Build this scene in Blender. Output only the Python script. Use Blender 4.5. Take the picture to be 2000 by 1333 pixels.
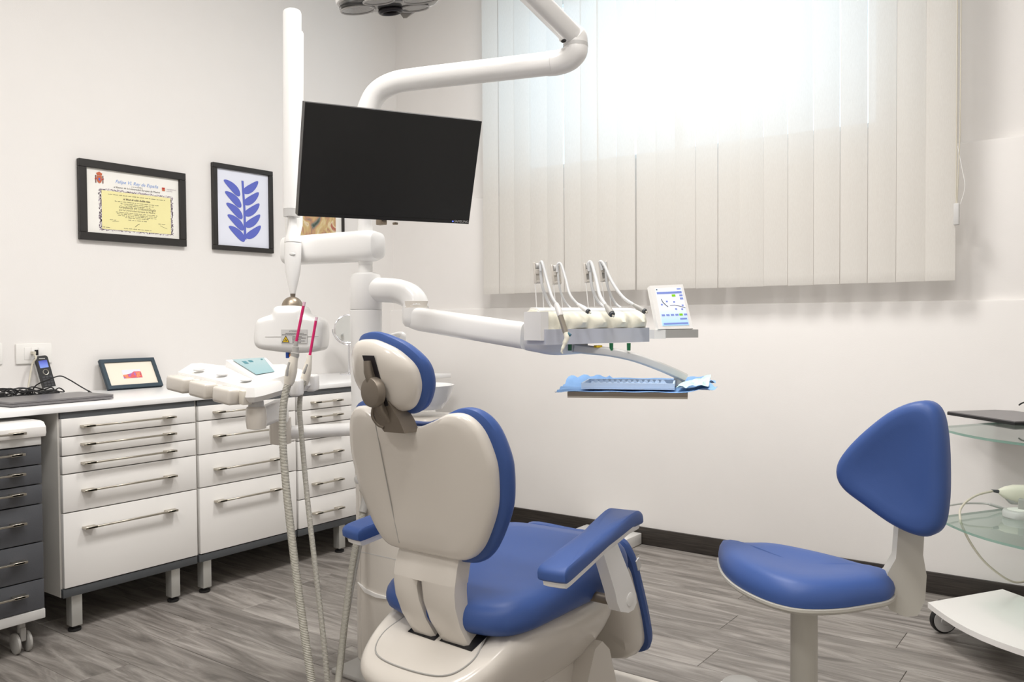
import bpy, bmesh, math, random
from mathutils import Vector as V, Matrix as M
random.seed(4)
for _o in list(bpy.data.objects): bpy.data.objects.remove(_o)
SC = bpy.context.scene
# ------------------------------------------------------------------ camera
FPX, PITCH, ROLL, YAW, CAMH = 1661.23, 0.025777, 0.007052, -0.635242, 1.2
_f = V((math.sin(YAW)*math.cos(PITCH), math.cos(YAW)*math.cos(PITCH), -math.sin(PITCH)))
_r = V((math.cos(YAW), -math.sin(YAW), 0)); _d = _f.cross(_r)
RT = _r*math.cos(ROLL) + _d*math.sin(ROLL); DN = _d*math.cos(ROLL) - _r*math.sin(ROLL); FW = _f
CAM = V((0, 0, CAMH))
cam = bpy.data.cameras.new('camera'); cam.sensor_width = 36; cam.lens = 36*FPX/2000; cam.clip_start = .02
camo = bpy.data.objects.new('camera', cam); SC.collection.objects.link(camo); SC.camera = camo
camo.matrix_world = M(((RT.x, -DN.x, -FW.x, CAM.x), (RT.y, -DN.y, -FW.y, CAM.y), (RT.z, -DN.z, -FW.z, CAM.z), (0, 0, 0, 1)))
def ray(px, py): return FW + RT*((px-1000)/FPX) + DN*((py-666.5)/FPX)
def at(px, py, z): return CAM + ray(px, py)*z
def onz(px, py, z): d = ray(px, py); return CAM + d*((z-CAMH)/d.z)
def onx(px, py, x): d = ray(px, py); return CAM + d*(x/d.x)
def ony(px, py, y): d = ray(px, py); return CAM + d*(y/d.y)
# ------------------------------------------------------------------ world, view, lights
SC.view_settings.view_transform = 'Standard'; SC.view_settings.look = 'None'
SC.view_settings.gamma = 1; SC.view_settings.use_curve_mapping = False
SC.view_settings.exposure = 0.19
W = bpy.data.worlds.new('sky'); SC.world = W; W.use_nodes = True
bg = W.node_tree.nodes['Background']; bg.inputs[0].default_value = (.62, .82, 1.0, 1); bg.inputs[1].default_value = 2.3
CEIL = 3.45
PANELS = [(-1.75, .85, 32), (-.3, .5, 22), (-1.75, 2.55, 43), (-.2, 1.8, 8), (-1.2, -1.2, 26)]
for px_, py_, pw_ in PANELS:
    L = bpy.data.lights.new('panel_light', 'AREA'); L.shape = 'SQUARE'; L.size = .58; L.energy = pw_; L.color = (1.0, .975, .95)
    lo = bpy.data.objects.new('panel_light', L); SC.collection.objects.link(lo); lo.location = (px_, py_, CEIL-.032)
# ------------------------------------------------------------------ materials
def lin(c): return tuple((x/255/12.92 if x <= 10.3 else ((x/255+.055)/1.055)**2.4) for x in c)
def nm(m): return m.node_tree.nodes, m.node_tree.links
def mat(name, rgb, rough=.5, metal=0, bump=0, bscale=120, var=.03, coat=0, emit=0, ecol=None, spec=.5, alpha=None):
    m = bpy.data.materials.new(name); m.use_nodes = True; N, L = nm(m); b = N['Principled BSDF']
    c = lin(rgb); b.inputs['Roughness'].default_value = rough; b.inputs['Metallic'].default_value = metal
    b.inputs['Specular IOR Level'].default_value = spec; b.inputs['Coat Weight'].default_value = coat; b.inputs['Coat Roughness'].default_value = .12
    tc = N.new('ShaderNodeTexCoord'); nz = N.new('ShaderNodeTexNoise'); nz.inputs['Scale'].default_value = 9; nz.inputs['Detail'].default_value = 3
    L.new(tc.outputs['Object'], nz.inputs['Vector'])
    mx = N.new('ShaderNodeMix'); mx.data_type = 'RGBA'
    mx.inputs[6].default_value = (*[x*(1-var) for x in c], 1); mx.inputs[7].default_value = (*[min(1, x*(1+var)) for x in c], 1)
    L.new(nz.outputs[0], mx.inputs[0]); L.new(mx.outputs[2], b.inputs['Base Color'])
    if bump:
        n2 = N.new('ShaderNodeTexNoise'); n2.inputs['Scale'].default_value = bscale; n2.inputs['Detail'].default_value = 2
        L.new(tc.outputs['Object'], n2.inputs['Vector']); bp = N.new('ShaderNodeBump'); bp.inputs['Strength'].default_value = bump; bp.inputs['Distance'].default_value = .002
        L.new(n2.outputs[0], bp.inputs['Height']); L.new(bp.outputs[0], b.inputs['Normal'])
    if emit:
        b.inputs['Emission Color'].default_value = (*lin(ecol or rgb), 1); b.inputs['Emission Strength'].default_value = emit
    return m
MT = dict(
 wall=mat('wall_paint', (233, 230, 227), .85, bump=.12, bscale=260, var=.012),
 ceil=mat('ceiling_paint', (236, 234, 230), .9),
 white=mat('white_plastic', (240, 239, 237), .28, var=.01, coat=.25),
 shell=mat('shaded_warm_white_shell', (216, 210, 201), .25, var=.012, coat=.35),  # warm white plastic, darkened: shade on the chair back put into the colour
 offwhite=mat('ivory_plastic', (222, 216, 204), .4, var=.02),
 blue=mat('blue_vinyl', (62, 88, 147), .42, bump=.10, bscale=900, var=.03, spec=.28),
 grey=mat('grey_plastic', (168, 166, 162), .45, var=.02),
 lgrey=mat('light_grey_plastic', (204, 203, 201), .4, var=.02),
 stoolgrey=mat('stool_grey', (190, 187, 178), .4, var=.02),
 dgrey=mat('anthracite_panel', (74, 77, 80), .5, var=.06, bump=.1, bscale=500),
 dgrey2=mat('anthracite_drawer', (78, 80, 85), .42, var=.08, bump=.15, bscale=400),
 black=mat('black_plastic', (24, 24, 26), .4), screenoff=mat('matte_dark_screen', (36, 36, 36), .5, var=.02, spec=.3),
 rubber=mat('black_rubber', (22, 21, 21), .6), frame=mat('black_wood', (36, 33, 31), .45, bump=.2, bscale=150),
 steel=mat('brushed_steel', (190, 184, 172), .32, 1), chrome=mat('chrome', (225, 225, 228), .12, 1),
 bronze=mat('champagne_metal', (160, 148, 132), .38, .85), bronze2=mat('satin_taupe_metal', (128, 119, 108), .42, .6),
 cab=mat('white_lacquer', (238, 236, 233), .35, var=.01, coat=.15), cabside=mat('light_cabinet_side', (214, 211, 205), .5, var=.015),
 counter=mat('white_worktop', (238, 238, 238), .3, var=.01), alu=mat('satin_aluminium', (196, 196, 192), .4, .55),
 hose=mat('grey_hose', (176, 173, 163), .5, var=.04), hose2=mat('pale_hose', (208, 209, 210), .42, var=.02),
 pink=mat('pink_tip', (206, 32, 104), .35), clear=mat('clear_tip', (226, 190, 205), .3),
 green=mat('green_knob', (18, 102, 62), .4), yellow=mat('yellow_tab', (222, 186, 24), .45), sensor=mat('teal_dot', (42, 102, 120), .4),
 cream=mat('cream_silicone', (246, 243, 226), .45, var=.02), paperw=mat('paper', (240, 238, 232), .8), papery=mat('yellow_paper', (238, 230, 170), .8),
 bluepaper=mat('blue_tray_paper', (130, 172, 222), .8, bump=.4, bscale=60), traywhite=mat('pale_blue_tray', (196, 216, 240), .35),
 pouch=mat('pale_green_pouch', (196, 228, 222), .35), tanpaper=mat('tan_card', (190, 176, 160), .7),
 navy=mat('dark_teal_wood', (44, 62, 74), .5, bump=.2), mount=mat('cream_mount', (240, 232, 216), .85), greyblue=mat('pale_blue_paper', (228, 231, 243), .85),
 inkb=mat('blue_ink', (96, 108, 196), .8), ink=mat('black_ink', (70, 66, 66), .8), inkl=mat('light_blue_ink', (130, 165, 225), .8), inkg=mat('grey_ink', (178, 166, 176), .8),
 red=mat('red_ink', (190, 60, 48), .8), rust=mat('rust_ink', (196, 104, 72), .8), brown=mat('brown_ink', (120, 84, 78), .8),
 laptop=mat('grey_aluminium', (136, 134, 136), .35, .7), key=mat('phone_key', (58, 58, 62), .5), plate=mat('socket_white', (238, 236, 232), .4),
 beigecable=mat('ivory_cable', (206, 200, 184), .5), skirting=None, orange=mat('orange_plastic', (238, 140, 28), .4), bluep=mat('blue_plastic', (38, 92, 200), .4),
 dish=mat('ceramic', (236, 237, 236), .12, coat=.5), lens=mat('smoked_lens', (120, 120, 118), .12, .35), darklens=mat('dark_grip', (30, 27, 34), .35),
 mirror=mat('mirror_glass', (236, 240, 240), .03, 1), paneglow=mat('led_diffuser', (255, 250, 242), .6, emit=3.0),
 conb=mat('console_blue_grey', (200, 203, 214), .35, var=.01),
 wled=mat('white_led', (255, 255, 255), .5, emit=2),
)
def screen_mat(name, base, a, b_, strength, scale):
    m = bpy.data.materials.new(name); m.use_nodes = True; N, L = nm(m); bs = N['Principled BSDF']; bs.inputs['Roughness'].default_value = .15
    tc = N.new('ShaderNodeTexCoord'); g = N.new('ShaderNodeSeparateXYZ'); L.new(tc.outputs['Generated'], g.inputs[0])
    r = N.new('ShaderNodeValToRGB'); e = r.color_ramp.elements; e[0].position = 0; e[0].color = (*lin(a), 1); e[1].position = 1; e[1].color = (*lin(b_), 1)
    x = e.new(.5); x.color = (*lin(base), 1)
    L.new(g.outputs[2], r.inputs[0]); L.new(r.outputs[0], bs.inputs['Base Color']); L.new(r.outputs[0], bs.inputs['Emission Color']); bs.inputs['Emission Strength'].default_value = strength
    return m
MT['lcd'] = screen_mat('lcd_blue_white', (232, 236, 250), (170, 216, 250), (222, 232, 250), .22, 1)
MT['lcdteal'] = screen_mat('lcd_teal', (138, 168, 173), (128, 164, 170), (152, 174, 177), .06, 1)
MT['lcdphone'] = screen_mat('lcd_phone', (100, 116, 190), (120, 140, 200), (64, 70, 150), .5, 1)
MT['lcdui'] = mat('lcd_lilac_icons', (128, 146, 214), .3, emit=.12); MT['lcdgreen'] = mat('lcd_green_icon', (130, 200, 30), .3, emit=.2)
MT['lcdink'] = mat('lcd_dark_line', (40, 54, 66), .3); MT['lcdtealdark'] = mat('lcd_dark_teal_icons', (46, 120, 132), .3)
def art_mat(name, cols, scale, dist):
    m = bpy.data.materials.new(name); m.use_nodes = True; N, L = nm(m); bs = N['Principled BSDF']; bs.inputs['Roughness'].default_value = .8
    tc = N.new('ShaderNodeTexCoord'); nz = N.new('ShaderNodeTexNoise'); nz.inputs['Scale'].default_value = scale; nz.inputs['Distortion'].default_value = dist; nz.inputs['Detail'].default_value = 3
    L.new(tc.outputs['Object'], nz.inputs['Vector']); r = N.new('ShaderNodeValToRGB'); e = r.color_ramp.elements
    n = len(cols)
    for i, c in enumerate(cols):
        p = .3+.4*i/(n-1)
        el = e[i] if i < 2 else e.new(p)
        el.position = p; el.color = (*lin(c), 1)
    L.new(nz.outputs[0], r.inputs[0]); L.new(r.outputs[0], bs.inputs['Base Color']); return m
MT['art'] = art_mat('painted_abstract', [(70, 84, 76), (122, 128, 118), (186, 140, 112), (206, 182, 128), (224, 210, 178), (176, 108, 88)], 9, 1.2)
MT['postcard'] = art_mat('watercolour_hills', [(116, 96, 196), (170, 120, 190), (226, 92, 92), (240, 160, 110), (190, 70, 110)], 34, .8)
def floor_mat():
    m = bpy.data.materials.new('grey_oak_laminate'); m.use_nodes = True; N, L = nm(m); bs = N['Principled BSDF']; bs.inputs['Roughness'].default_value = .42
    tc = N.new('ShaderNodeTexCoord'); oi = N.new('ShaderNodeObjectInfo')
    ad = N.new('ShaderNodeVectorMath'); ad.operation = 'MULTIPLY_ADD'; cb = N.new('ShaderNodeCombineXYZ')
    L.new(oi.outputs['Random'], cb.inputs[0]); L.new(oi.outputs['Random'], cb.inputs[1]); L.new(oi.outputs['Random'], cb.inputs[2])
    ad.inputs[1].default_value = (40, 23, 17); L.new(cb.outputs[0], ad.inputs[0]); L.new(tc.outputs['Object'], ad.inputs[2])
    mp = N.new('ShaderNodeMapping'); mp.inputs['Scale'].default_value = (.9, 7, 1); L.new(ad.outputs[0], mp.inputs[0])
    n1 = N.new('ShaderNodeTexNoise'); n1.inputs['Scale'].default_value = 2.0; n1.inputs['Detail'].default_value = 6; n1.inputs['Roughness'].default_value = .62; n1.inputs['Distortion'].default_value = 1.6; L.new(mp.outputs[0], n1.inputs['Vector'])
    mp2 = N.new('ShaderNodeMapping'); mp2.inputs['Scale'].default_value = (4, 120, 1); L.new(ad.outputs[0], mp2.inputs[0])
    n2 = N.new('ShaderNodeTexNoise'); n2.inputs['Scale'].default_value = 2.2; n2.inputs['Detail'].default_value = 4; L.new(mp2.outputs[0], n2.inputs['Vector'])
    r = N.new('ShaderNodeValToRGB'); e = r.color_ramp.elements
    e[0].position = .3; e[0].color = (*lin((102, 96, 90)), 1); e[1].position = .72; e[1].color = (*lin((182, 175, 168)), 1)
    x = e.new(.46); x.color = (*lin((133, 126, 119)), 1); x = e.new(.58); x.color = (*lin((157, 150, 143)), 1)
    L.new(n1.outputs[0], r.inputs[0])
    mx = N.new('ShaderNodeMix'); mx.data_type = 'RGBA'; mx.blend_type = 'MULTIPLY'; mx.inputs[0].default_value = .4
    r2 = N.new('ShaderNodeValToRGB'); r2.color_ramp.elements[0].position = .3; r2.color_ramp.elements[0].color = (.62, .61, .6, 1); r2.color_ramp.elements[1].position = .6; r2.color_ramp.elements[1].color = (1, 1, 1, 1)
    L.new(n2.outputs[0], r2.inputs[0]); L.new(r.outputs[0], mx.inputs[6]); L.new(r2.outputs[0], mx.inputs[7])
    hs = N.new('ShaderNodeHueSaturation'); hs.inputs['Saturation'].default_value = .8
    mr = N.new('ShaderNodeMapRange'); mr.inputs[3].default_value = .86; mr.inputs[4].default_value = 1.1; L.new(oi.outputs['Random'], mr.inputs[0]); L.new(mr.outputs[0], hs.inputs['Value'])
    L.new(mx.outputs[2], hs.inputs['Color']); L.new(hs.outputs[0], bs.inputs['Base Color'])
    bp = N.new('ShaderNodeBump'); bp.inputs['Strength'].default_value = .15; bp.inputs['Distance'].default_value = .001; L.new(n2.outputs[0], bp.inputs['Height']); L.new(bp.outputs[0], bs.inputs['Normal'])
    return m
MT['floor'] = floor_mat()
def skirt_mat():
    m = bpy.data.materials.new('wenge_skirting'); m.use_nodes = True; N, L = nm(m); bs = N['Principled BSDF']; bs.inputs['Roughness'].default_value = .4
    tc = N.new('ShaderNodeTexCoord'); mp = N.new('ShaderNodeMapping'); mp.inputs['Scale'].default_value = (2, 2, 60); n = N.new('ShaderNodeTexNoise'); n.inputs['Scale'].default_value = 3
    L.new(tc.outputs['Object'], mp.inputs[0]); L.new(mp.outputs[0], n.inputs['Vector']); r = N.new('ShaderNodeValToRGB')
    r.color_ramp.elements[0].position = .35; r.color_ramp.elements[0].color = (*lin((40, 36, 33)), 1); r.color_ramp.elements[1].position = .7; r.color_ramp.elements[1].color = (*lin((66, 60, 55)), 1)
    L.new(n.outputs[0], r.inputs[0]); L.new(r.outputs[0], bs.inputs['Base Color']); return m
MT['skirting'] = skirt_mat()
def glass_mat(name, tint, t, edge=None):
    m = bpy.data.materials.new(name); m.use_nodes = True; N, L = nm(m); N.remove(N['Principled BSDF']); out = N['Material Output']
    tr = N.new('ShaderNodeBsdfTransparent'); tr.inputs[0].default_value = (*tint, 1); gl = N.new('ShaderNodeBsdfGlossy'); gl.inputs['Roughness'].default_value = .03
    fr = N.new('ShaderNodeFresnel'); fr.inputs[0].default_value = 1.45; ge = N.new('ShaderNodeNewGeometry'); iv = N.new('ShaderNodeMath'); iv.operation = 'SUBTRACT'; iv.inputs[0].default_value = 1; L.new(ge.outputs['Backfacing'], iv.inputs[1]); ml = N.new('ShaderNodeMath'); ml.operation = 'MULTIPLY'; L.new(fr.outputs[0], ml.inputs[0]); L.new(iv.outputs[0], ml.inputs[1]); mx = N.new('ShaderNodeMixShader'); L.new(ml.outputs[0], mx.inputs[0]); L.new(tr.outputs[0], mx.inputs[1]); L.new(gl.outputs[0], mx.inputs[2])
    L.new(mx.outputs[0], out.inputs[0]); return m
MT['pane'] = glass_mat('window_glass', (.93, .96, .97), .9); MT['shelfglass'] = glass_mat('green_glass', (.80, .88, .85), .8); MT['clearplastic'] = glass_mat('clear_plastic', (.86, .87, .88), .8)
MT['glassedge'] = mat('glass_edge', (142, 178, 166), .15)
def slat_mat():
    m = bpy.data.materials.new('cream_blind_fabric'); m.use_nodes = True; N, L = nm(m); N.remove(N['Principled BSDF']); out = N['Material Output']
    tc = N.new('ShaderNodeTexCoord'); mp = N.new('ShaderNodeMapping'); mp.inputs['Scale'].default_value = (600, 600, 60); nz = N.new('ShaderNodeTexNoise'); nz.inputs['Scale'].default_value = 1
    L.new(tc.outputs['Object'], mp.inputs[0]); L.new(mp.outputs[0], nz.inputs['Vector'])
    r = N.new('ShaderNodeValToRGB'); r.color_ramp.elements[0].color = (*lin((218, 214, 208)), 1); r.color_ramp.elements[1].color = (*lin((231, 229, 224)), 1); L.new(nz.outputs[0], r.inputs[0])
    df = N.new('ShaderNodeBsdfDiffuse'); tl = N.new('ShaderNodeBsdfTranslucent'); L.new(r.outputs[0], df.inputs[0]); L.new(r.outputs[0], tl.inputs[0])
    mx = N.new('ShaderNodeMixShader'); mx.inputs[0].default_value = .36; L.new(df.outputs[0], mx.inputs[1]); L.new(tl.outputs[0], mx.inputs[2]); tp = N.new('ShaderNodeBsdfTransparent'); m2 = N.new('ShaderNodeMixShader'); m2.inputs[0].default_value = .04; L.new(mx.outputs[0], m2.inputs[1]); L.new(tp.outputs[0], m2.inputs[2]); L.new(m2.outputs[0], out.inputs[0]); return m
MT['slat'] = slat_mat()
# ------------------------------------------------------------------ mesh helpers
COL = SC.collection; WP = {}
def perp(a):
    a = a.normalized(); t = V((0, 0, 1)) if abs(a.z) < .9 else V((1, 0, 0)); u = t.cross(a).normalized(); return u, a.cross(u).normalized()
def cat(pts, n=8):
    P = [V(p) for p in pts]; out = []
    for i in range(len(P)-1):
        a = P[i-1] if i else P[0]*2-P[1]; b, c = P[i], P[i+1]; d = P[i+2] if i+2 < len(P) else P[-1]*2-P[-2]
        for k in range(n):
            t = k/n; out.append(.5*((2*b)+(c-a)*t+(2*a-5*b+4*c-d)*t*t+(3*b-a-3*c+d)*t**3))
    return out+[P[-1]]
def ccat(pts, n=6):      # closed
    P = [V(p) for p in pts]; k_ = len(P); out = []
    for i in range(k_):
        a, b, c, d = P[i-1], P[i], P[(i+1) % k_], P[(i+2) % k_]
        for k in range(n):
            t = k/n; out.append(.5*((2*b)+(c-a)*t+(2*a-5*b+4*c-d)*t*t+(3*b-a-3*c+d)*t**3))
    return out
class B:
    def __init__(s): s.bm = bmesh.new()
    def box(s, c, sz, R=None):
        m = M.Translation(V(c)) @ (R.to_4x4() if R else M.Identity(4)) @ M.Diagonal((*sz, 1)); bmesh.ops.create_cube(s.bm, size=1, matrix=m); return s
    def loft(s, loops, cap=True, closed=True):
        rings = [[s.bm.verts.new(p) for p in l] for l in loops]; n = len(rings[0])
        for a, b in zip(rings, rings[1:]):
            for i in range(n if closed else n-1):
                j = (i+1) % n; s.bm.faces.new((a[i], a[j], b[j], b[i]))
        if cap:
            s.bm.faces.new(rings[0][::-1]); s.bm.faces.new(rings[-1])
        return s
    def cyl(s, p0, p1, r0, r1=None, n=24):
        p0, p1 = V(p0), V(p1); r1 = r0 if r1 is None else r1; u, w = perp(p1-p0)
        c = [(math.cos(2*math.pi*i/n), math.sin(2*math.pi*i/n)) for i in range(n)]
        return s.loft([[p0+(u*a+w*b)*r0 for a, b in c], [p1+(u*a+w*b)*r1 for a, b in c]])
    def tube(s, pts, r, n=12, sq=None, up=None):
        P = [V(p) for p in pts]; k = len(P); rs = r if isinstance(r, (list, tuple)) else [r]*k
        T = [(P[min(i+1, k-1)]-P[max(i-1, 0)]).normalized() for i in range(k)]
        u, _ = perp(T[0])
        if up is not None: u = (up-T[0]*up.dot(T[0])).normalized()
        loops = []
        for i in range(k):
            u = (u-T[i]*u.dot(T[i])).normalized(); w = T[i].cross(u); l = []
            for j in range(n):
                a = 2*math.pi*j/n; cx, cy = math.cos(a), math.sin(a)
                if sq:
                    e = sq[2] if len(sq) > 2 else .5
                    cx, cy = math.copysign(abs(cx)**e, cx)*sq[0], math.copysign(abs(cy)**e, cy)*sq[1]
                l.append(P[i]+(u*cx+w*cy)*rs[i])
            loops.append(l)
        return s.loft(loops)
    def lathe(s, O, ax, prof, n=32):
        O = V(O); ax = V(ax).normalized(); u, w = perp(ax)
        return s.loft([[O+ax*h+(u*math.cos(2*math.pi*i/n)+w*math.sin(2*math.pi*i/n))*max(r, .0004) for i in range(n)] for r, h in prof])
    def prism(s, pts, vec):
        vec = V(vec); a = [s.bm.verts.new(V(p)) for p in pts]; b = [s.bm.verts.new(V(p)+vec) for p in pts]; n = len(a)
        s.bm.faces.new(a[::-1]); s.bm.faces.new(b)
        for i in range(n): s.bm.faces.new((a[i], a[(i+1) % n], b[(i+1) % n], b[i]))
        return s
    def quad(s, *p): s.bm.faces.new([s.bm.verts.new(V(q)) for q in p]); return s
    def sph(s, c, r, n=24, R=None):
        r = (r, r, r) if not isinstance(r, (tuple, list)) else r
        bmesh.ops.create_uvsphere(s.bm, u_segments=n, v_segments=n//2, radius=1, matrix=M.Translation(V(c)) @ (R.to_4x4() if R else M.Identity(4)) @ M.Diagonal((*r, 1))); return s
    def pad(s, out, c, rings, fn):
        """out: 2-D outline points, star shaped about c; rings: (inset metres or ('s',scale), height); fn maps (u,v,h) to world"""
        c = V(c); loops = []
        for d, h in rings:
            l = []
            for p in out:
                p = V((p[0], p[1])); q = c-p; ln = q.length
                if isinstance(d, tuple): pp = c+(p-c)*d[1]
                else: pp = p+q/ln*min(d, ln*.95)
                l.append(V(fn(pp.x, pp.y, h)))
            loops.append(l)
        return s.loft(loops)
    def bev(s, w, seg=3, ang=30):
        es = [e for e in s.bm.edges if len(e.link_faces) == 2 and e.calc_face_angle(0) > math.radians(ang)]
        bmesh.ops.bevel(s.bm, geom=es, offset=w, segments=seg, profile=.5, affect='EDGES', clamp_overlap=True); return s
def obj(name, b, m, parent=None, ang=38):
    bm = b.bm; bmesh.ops.recalc_face_normals(bm, faces=bm.faces[:]); bm.verts.ensure_lookup_table()
    for f in bm.faces: f.smooth = True
    for e in bm.edges:
        if len(e.link_faces) == 2 and e.calc_face_angle(0) > math.radians(ang): e.smooth = False
    xs = [v.co for v in bm.verts]; c = V(((min(p.x for p in xs)+max(p.x for p in xs))/2, (min(p.y for p in xs)+max(p.y for p in xs))/2, min(p.z for p in xs)))
    bmesh.ops.translate(bm, verts=bm.verts[:], vec=-c)
    me = bpy.data.meshes.new(name); bm.to_mesh(me); bm.free(); me.materials.append(MT[m] if isinstance(m, str) else m)
    return put(bpy.data.objects.new(name, me), c, parent)
def put(o, loc, parent=None):
    COL.objects.link(o); WP[o.name] = V(loc); o.location = V(loc)
    if parent is not None: o.parent = parent; o.location = V(loc)-WP[parent.name]
    return o
def inst(o, loc, parent=None): return put(bpy.data.objects.new(o.name.split('.')[0], o.data), loc, parent)
def tag(o, label, cat_, group=None, kind=None):
    o['label'] = label; o['category'] = cat_
    if group: o['group'] = group
    if kind: o['kind'] = kind
    return o
def top(name, loc, label, cat_, group=None): return tag(put(bpy.data.objects.new(name, None), loc), label, cat_, group)
def struct(o): o['kind'] = 'structure'; return o
def bx(name, lo, hi, m, parent=None, bev=0, seg=2):
    b = B().box([(a+c)/2 for a, c in zip(lo, hi)], [abs(c-a) for a, c in zip(lo, hi)])
    if bev: b.bev(bev, seg)
    return obj(name, b, m, parent)
def text(body, O, U, Vv, size, m, parent, name='printed_text', align='CENTER', depth=.0, shear=0, bold=0):
    cu = bpy.data.curves.new('t', 'FONT'); cu.body = body; cu.size = size; cu.align_x = align; cu.align_y = 'CENTER'; cu.shear = shear; cu.offset = bold; cu.resolution_u = 2
    t = bpy.data.objects.new('t', cu); COL.objects.link(t); dg = bpy.context.evaluated_depsgraph_get()
    me = bpy.data.meshes.new_from_object(t.evaluated_get(dg)); bpy.data.objects.remove(t); bpy.data.curves.remove(cu)
    U = V(U).normalized(); Vv = V(Vv).normalized(); O = V(O)
    for v in me.vertices: v.co = U*v.co.x+Vv*v.co.y
    me.name = name; me.materials.clear(); me.materials.append(MT[m]); return put(bpy.data.objects.new(name, me), O, parent)
X, Y, Z = V((1, 0, 0)), V((0, 1, 0)), V((0, 0, 1))
# ------------------------------------------------------------------ room shell
XL, XR, YF, YB = -3.96, 1.9, -2.6, 4.025
fl = struct(bx('floor', (XL-.1, YF-.1, -.08), (XR+.1, YB+.15, -.012), 'rubber'))
PW, PL = .188, 1.26; plank0 = None; row = 0; y = YB-.002
while y > YF:
    x = XL - (row*.47 % 1.0)*PL
    while x < XR:
        a, c = max(x, XL), min(x+PL, XR); yy0 = max(y-PW, YF)
        if c-a > .02 and y-yy0 > .02:
            if abs(c-a-PL) < 1e-6 and abs(y-yy0-PW) < 1e-6:
                if plank0 is None: plank0 = bx('plank', (a+.0006, yy0+.0006, -.012), (c-.0006, y-.0006, 0), 'floor', fl, .0012, 1)
                else: inst(plank0, ((a+c)/2, (yy0+y)/2, -.012), fl)
            else: bx('plank', (a+.0006, yy0+.0006, -.012), (c-.0006, y-.0006, 0), 'floor', fl, .0012, 1)
        x += PL
    y -= PW; row += 1
struct(bx('wall_left', (XL-.12, YF-.1, -.08), (XL, YB+.5, CEIL), 'wall'))
struct(bx('wall_right', (XR, YF-.1, -.08), (XR+.12, YB+.5, CEIL), 'wall'))
struct(bx('wall_front', (XL, YF-.12, -.08), (XR, YF, CEIL), 'wall'))
struct(bx('ceiling', (XL-.12, YF-.12, CEIL), (XR+.12, YB+.6, CEIL+.1), 'ceil'))
# back wall: three courses, each set back a little from the one below, window opening in the top one
WX0, WX1, WZ0, WZ1 = -3.10, -.95, 2.06, 3.12
YM, YU, YO = YB+.03, YB+.075, YB+.36
b = B()
b.prism([(XL, y_, z_) for y_, z_ in ((YB, -.08), (YB, 1.256), (YB+.004, 1.264), (YB+.012, 1.267), (YO, 1.267), (YO, -.08))], (XR-XL, 0, 0))
b.prism([(XL, y_, z_) for y_, z_ in ((YM, 1.267), (YM, 1.927), (YM+.004, 1.935), (YM+.012, 1.938), (YO, 1.938), (YO, 1.267))], (XR-XL, 0, 0))
for x0, x1, z0, z1 in ((XL, XR, 1.938, WZ0), (XL, WX0, WZ0, WZ1), (WX1, XR, WZ0, WZ1), (XL, XR, WZ1, CEIL)):
    b.box(((x0+x1)/2, (YU+YO)/2, (z0+z1)/2), (x1-x0, YO-YU, z1-z0))
struct(obj('wall_back', b, 'wall'))
bb = struct(bx('baseboard_back', (XL, YB-.014, 0), (XR, YB, .092), 'skirting', None, .003))
struct(bx('baseboard_left', (XL, YF, 0), (XL+.014, YB-.014, .092), 'skirting', None, .003))
w = struct(put(bpy.data.objects.new('window_1', None), ((WX0+WX1)/2, YO-.1, WZ0)))
wy = YO-.11
for nme, lo, hi in (('frame_rail', (WX0, wy, WZ0), (WX1, wy+.06, WZ0+.06)), ('frame_rail', (WX0, wy, WZ1-.06), (WX1, wy+.06, WZ1)), ('frame_stile', (WX0, wy, WZ0+.06), (WX0+.06, wy+.06, WZ1-.06)), ('frame_stile', (WX1-.06, wy, WZ0+.06), (WX1, wy+.06, WZ1-.06)), ('mullion', ((WX0+WX1)/2-.02, wy, WZ0+.06), ((WX0+WX1)/2+.02, wy+.06, WZ1-.06))):
    bx(nme, lo, hi, 'white', w, .004)
for k in range(2):
    x0 = WX0+.06+k*((WX1-WX0)/2-.04); x1 = x0+(WX1-WX0)/2-.08
    bx('pane', (x0, wy+.025, WZ0+.06), (x1, wy+.031, WZ1-.06), 'pane', w)
# ------------------------------------------------------------------ ceiling lamps
for i, (x, y, p) in enumerate(PANELS):
    t = top('ceiling_light', (x, y, CEIL-.03), ['square white LED ceiling panel over the counter end', 'square white LED ceiling panel nearest the camera on the right', 'square white LED ceiling panel between dental unit and left wall', 'square white LED ceiling panel above the stool', 'square white LED ceiling panel behind the camera'][i], 'ceiling light', 'square LED panels on the ceiling')
    b = B()
    for sx, sy, w_, d_ in ((0, .305, .64, .03), (0, -.305, .64, .03), (.305, 0, .03, .58), (-.305, 0, .03, .58)): b.box((x+sx, y+sy, CEIL-.015), (w_, d_, .03))
    obj('frame', b, 'white', t); bx('diffuser', (x-.29, y-.29, CEIL-.022), (x+.29, y+.29, CEIL-.001), 'paneglow', t)
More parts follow.
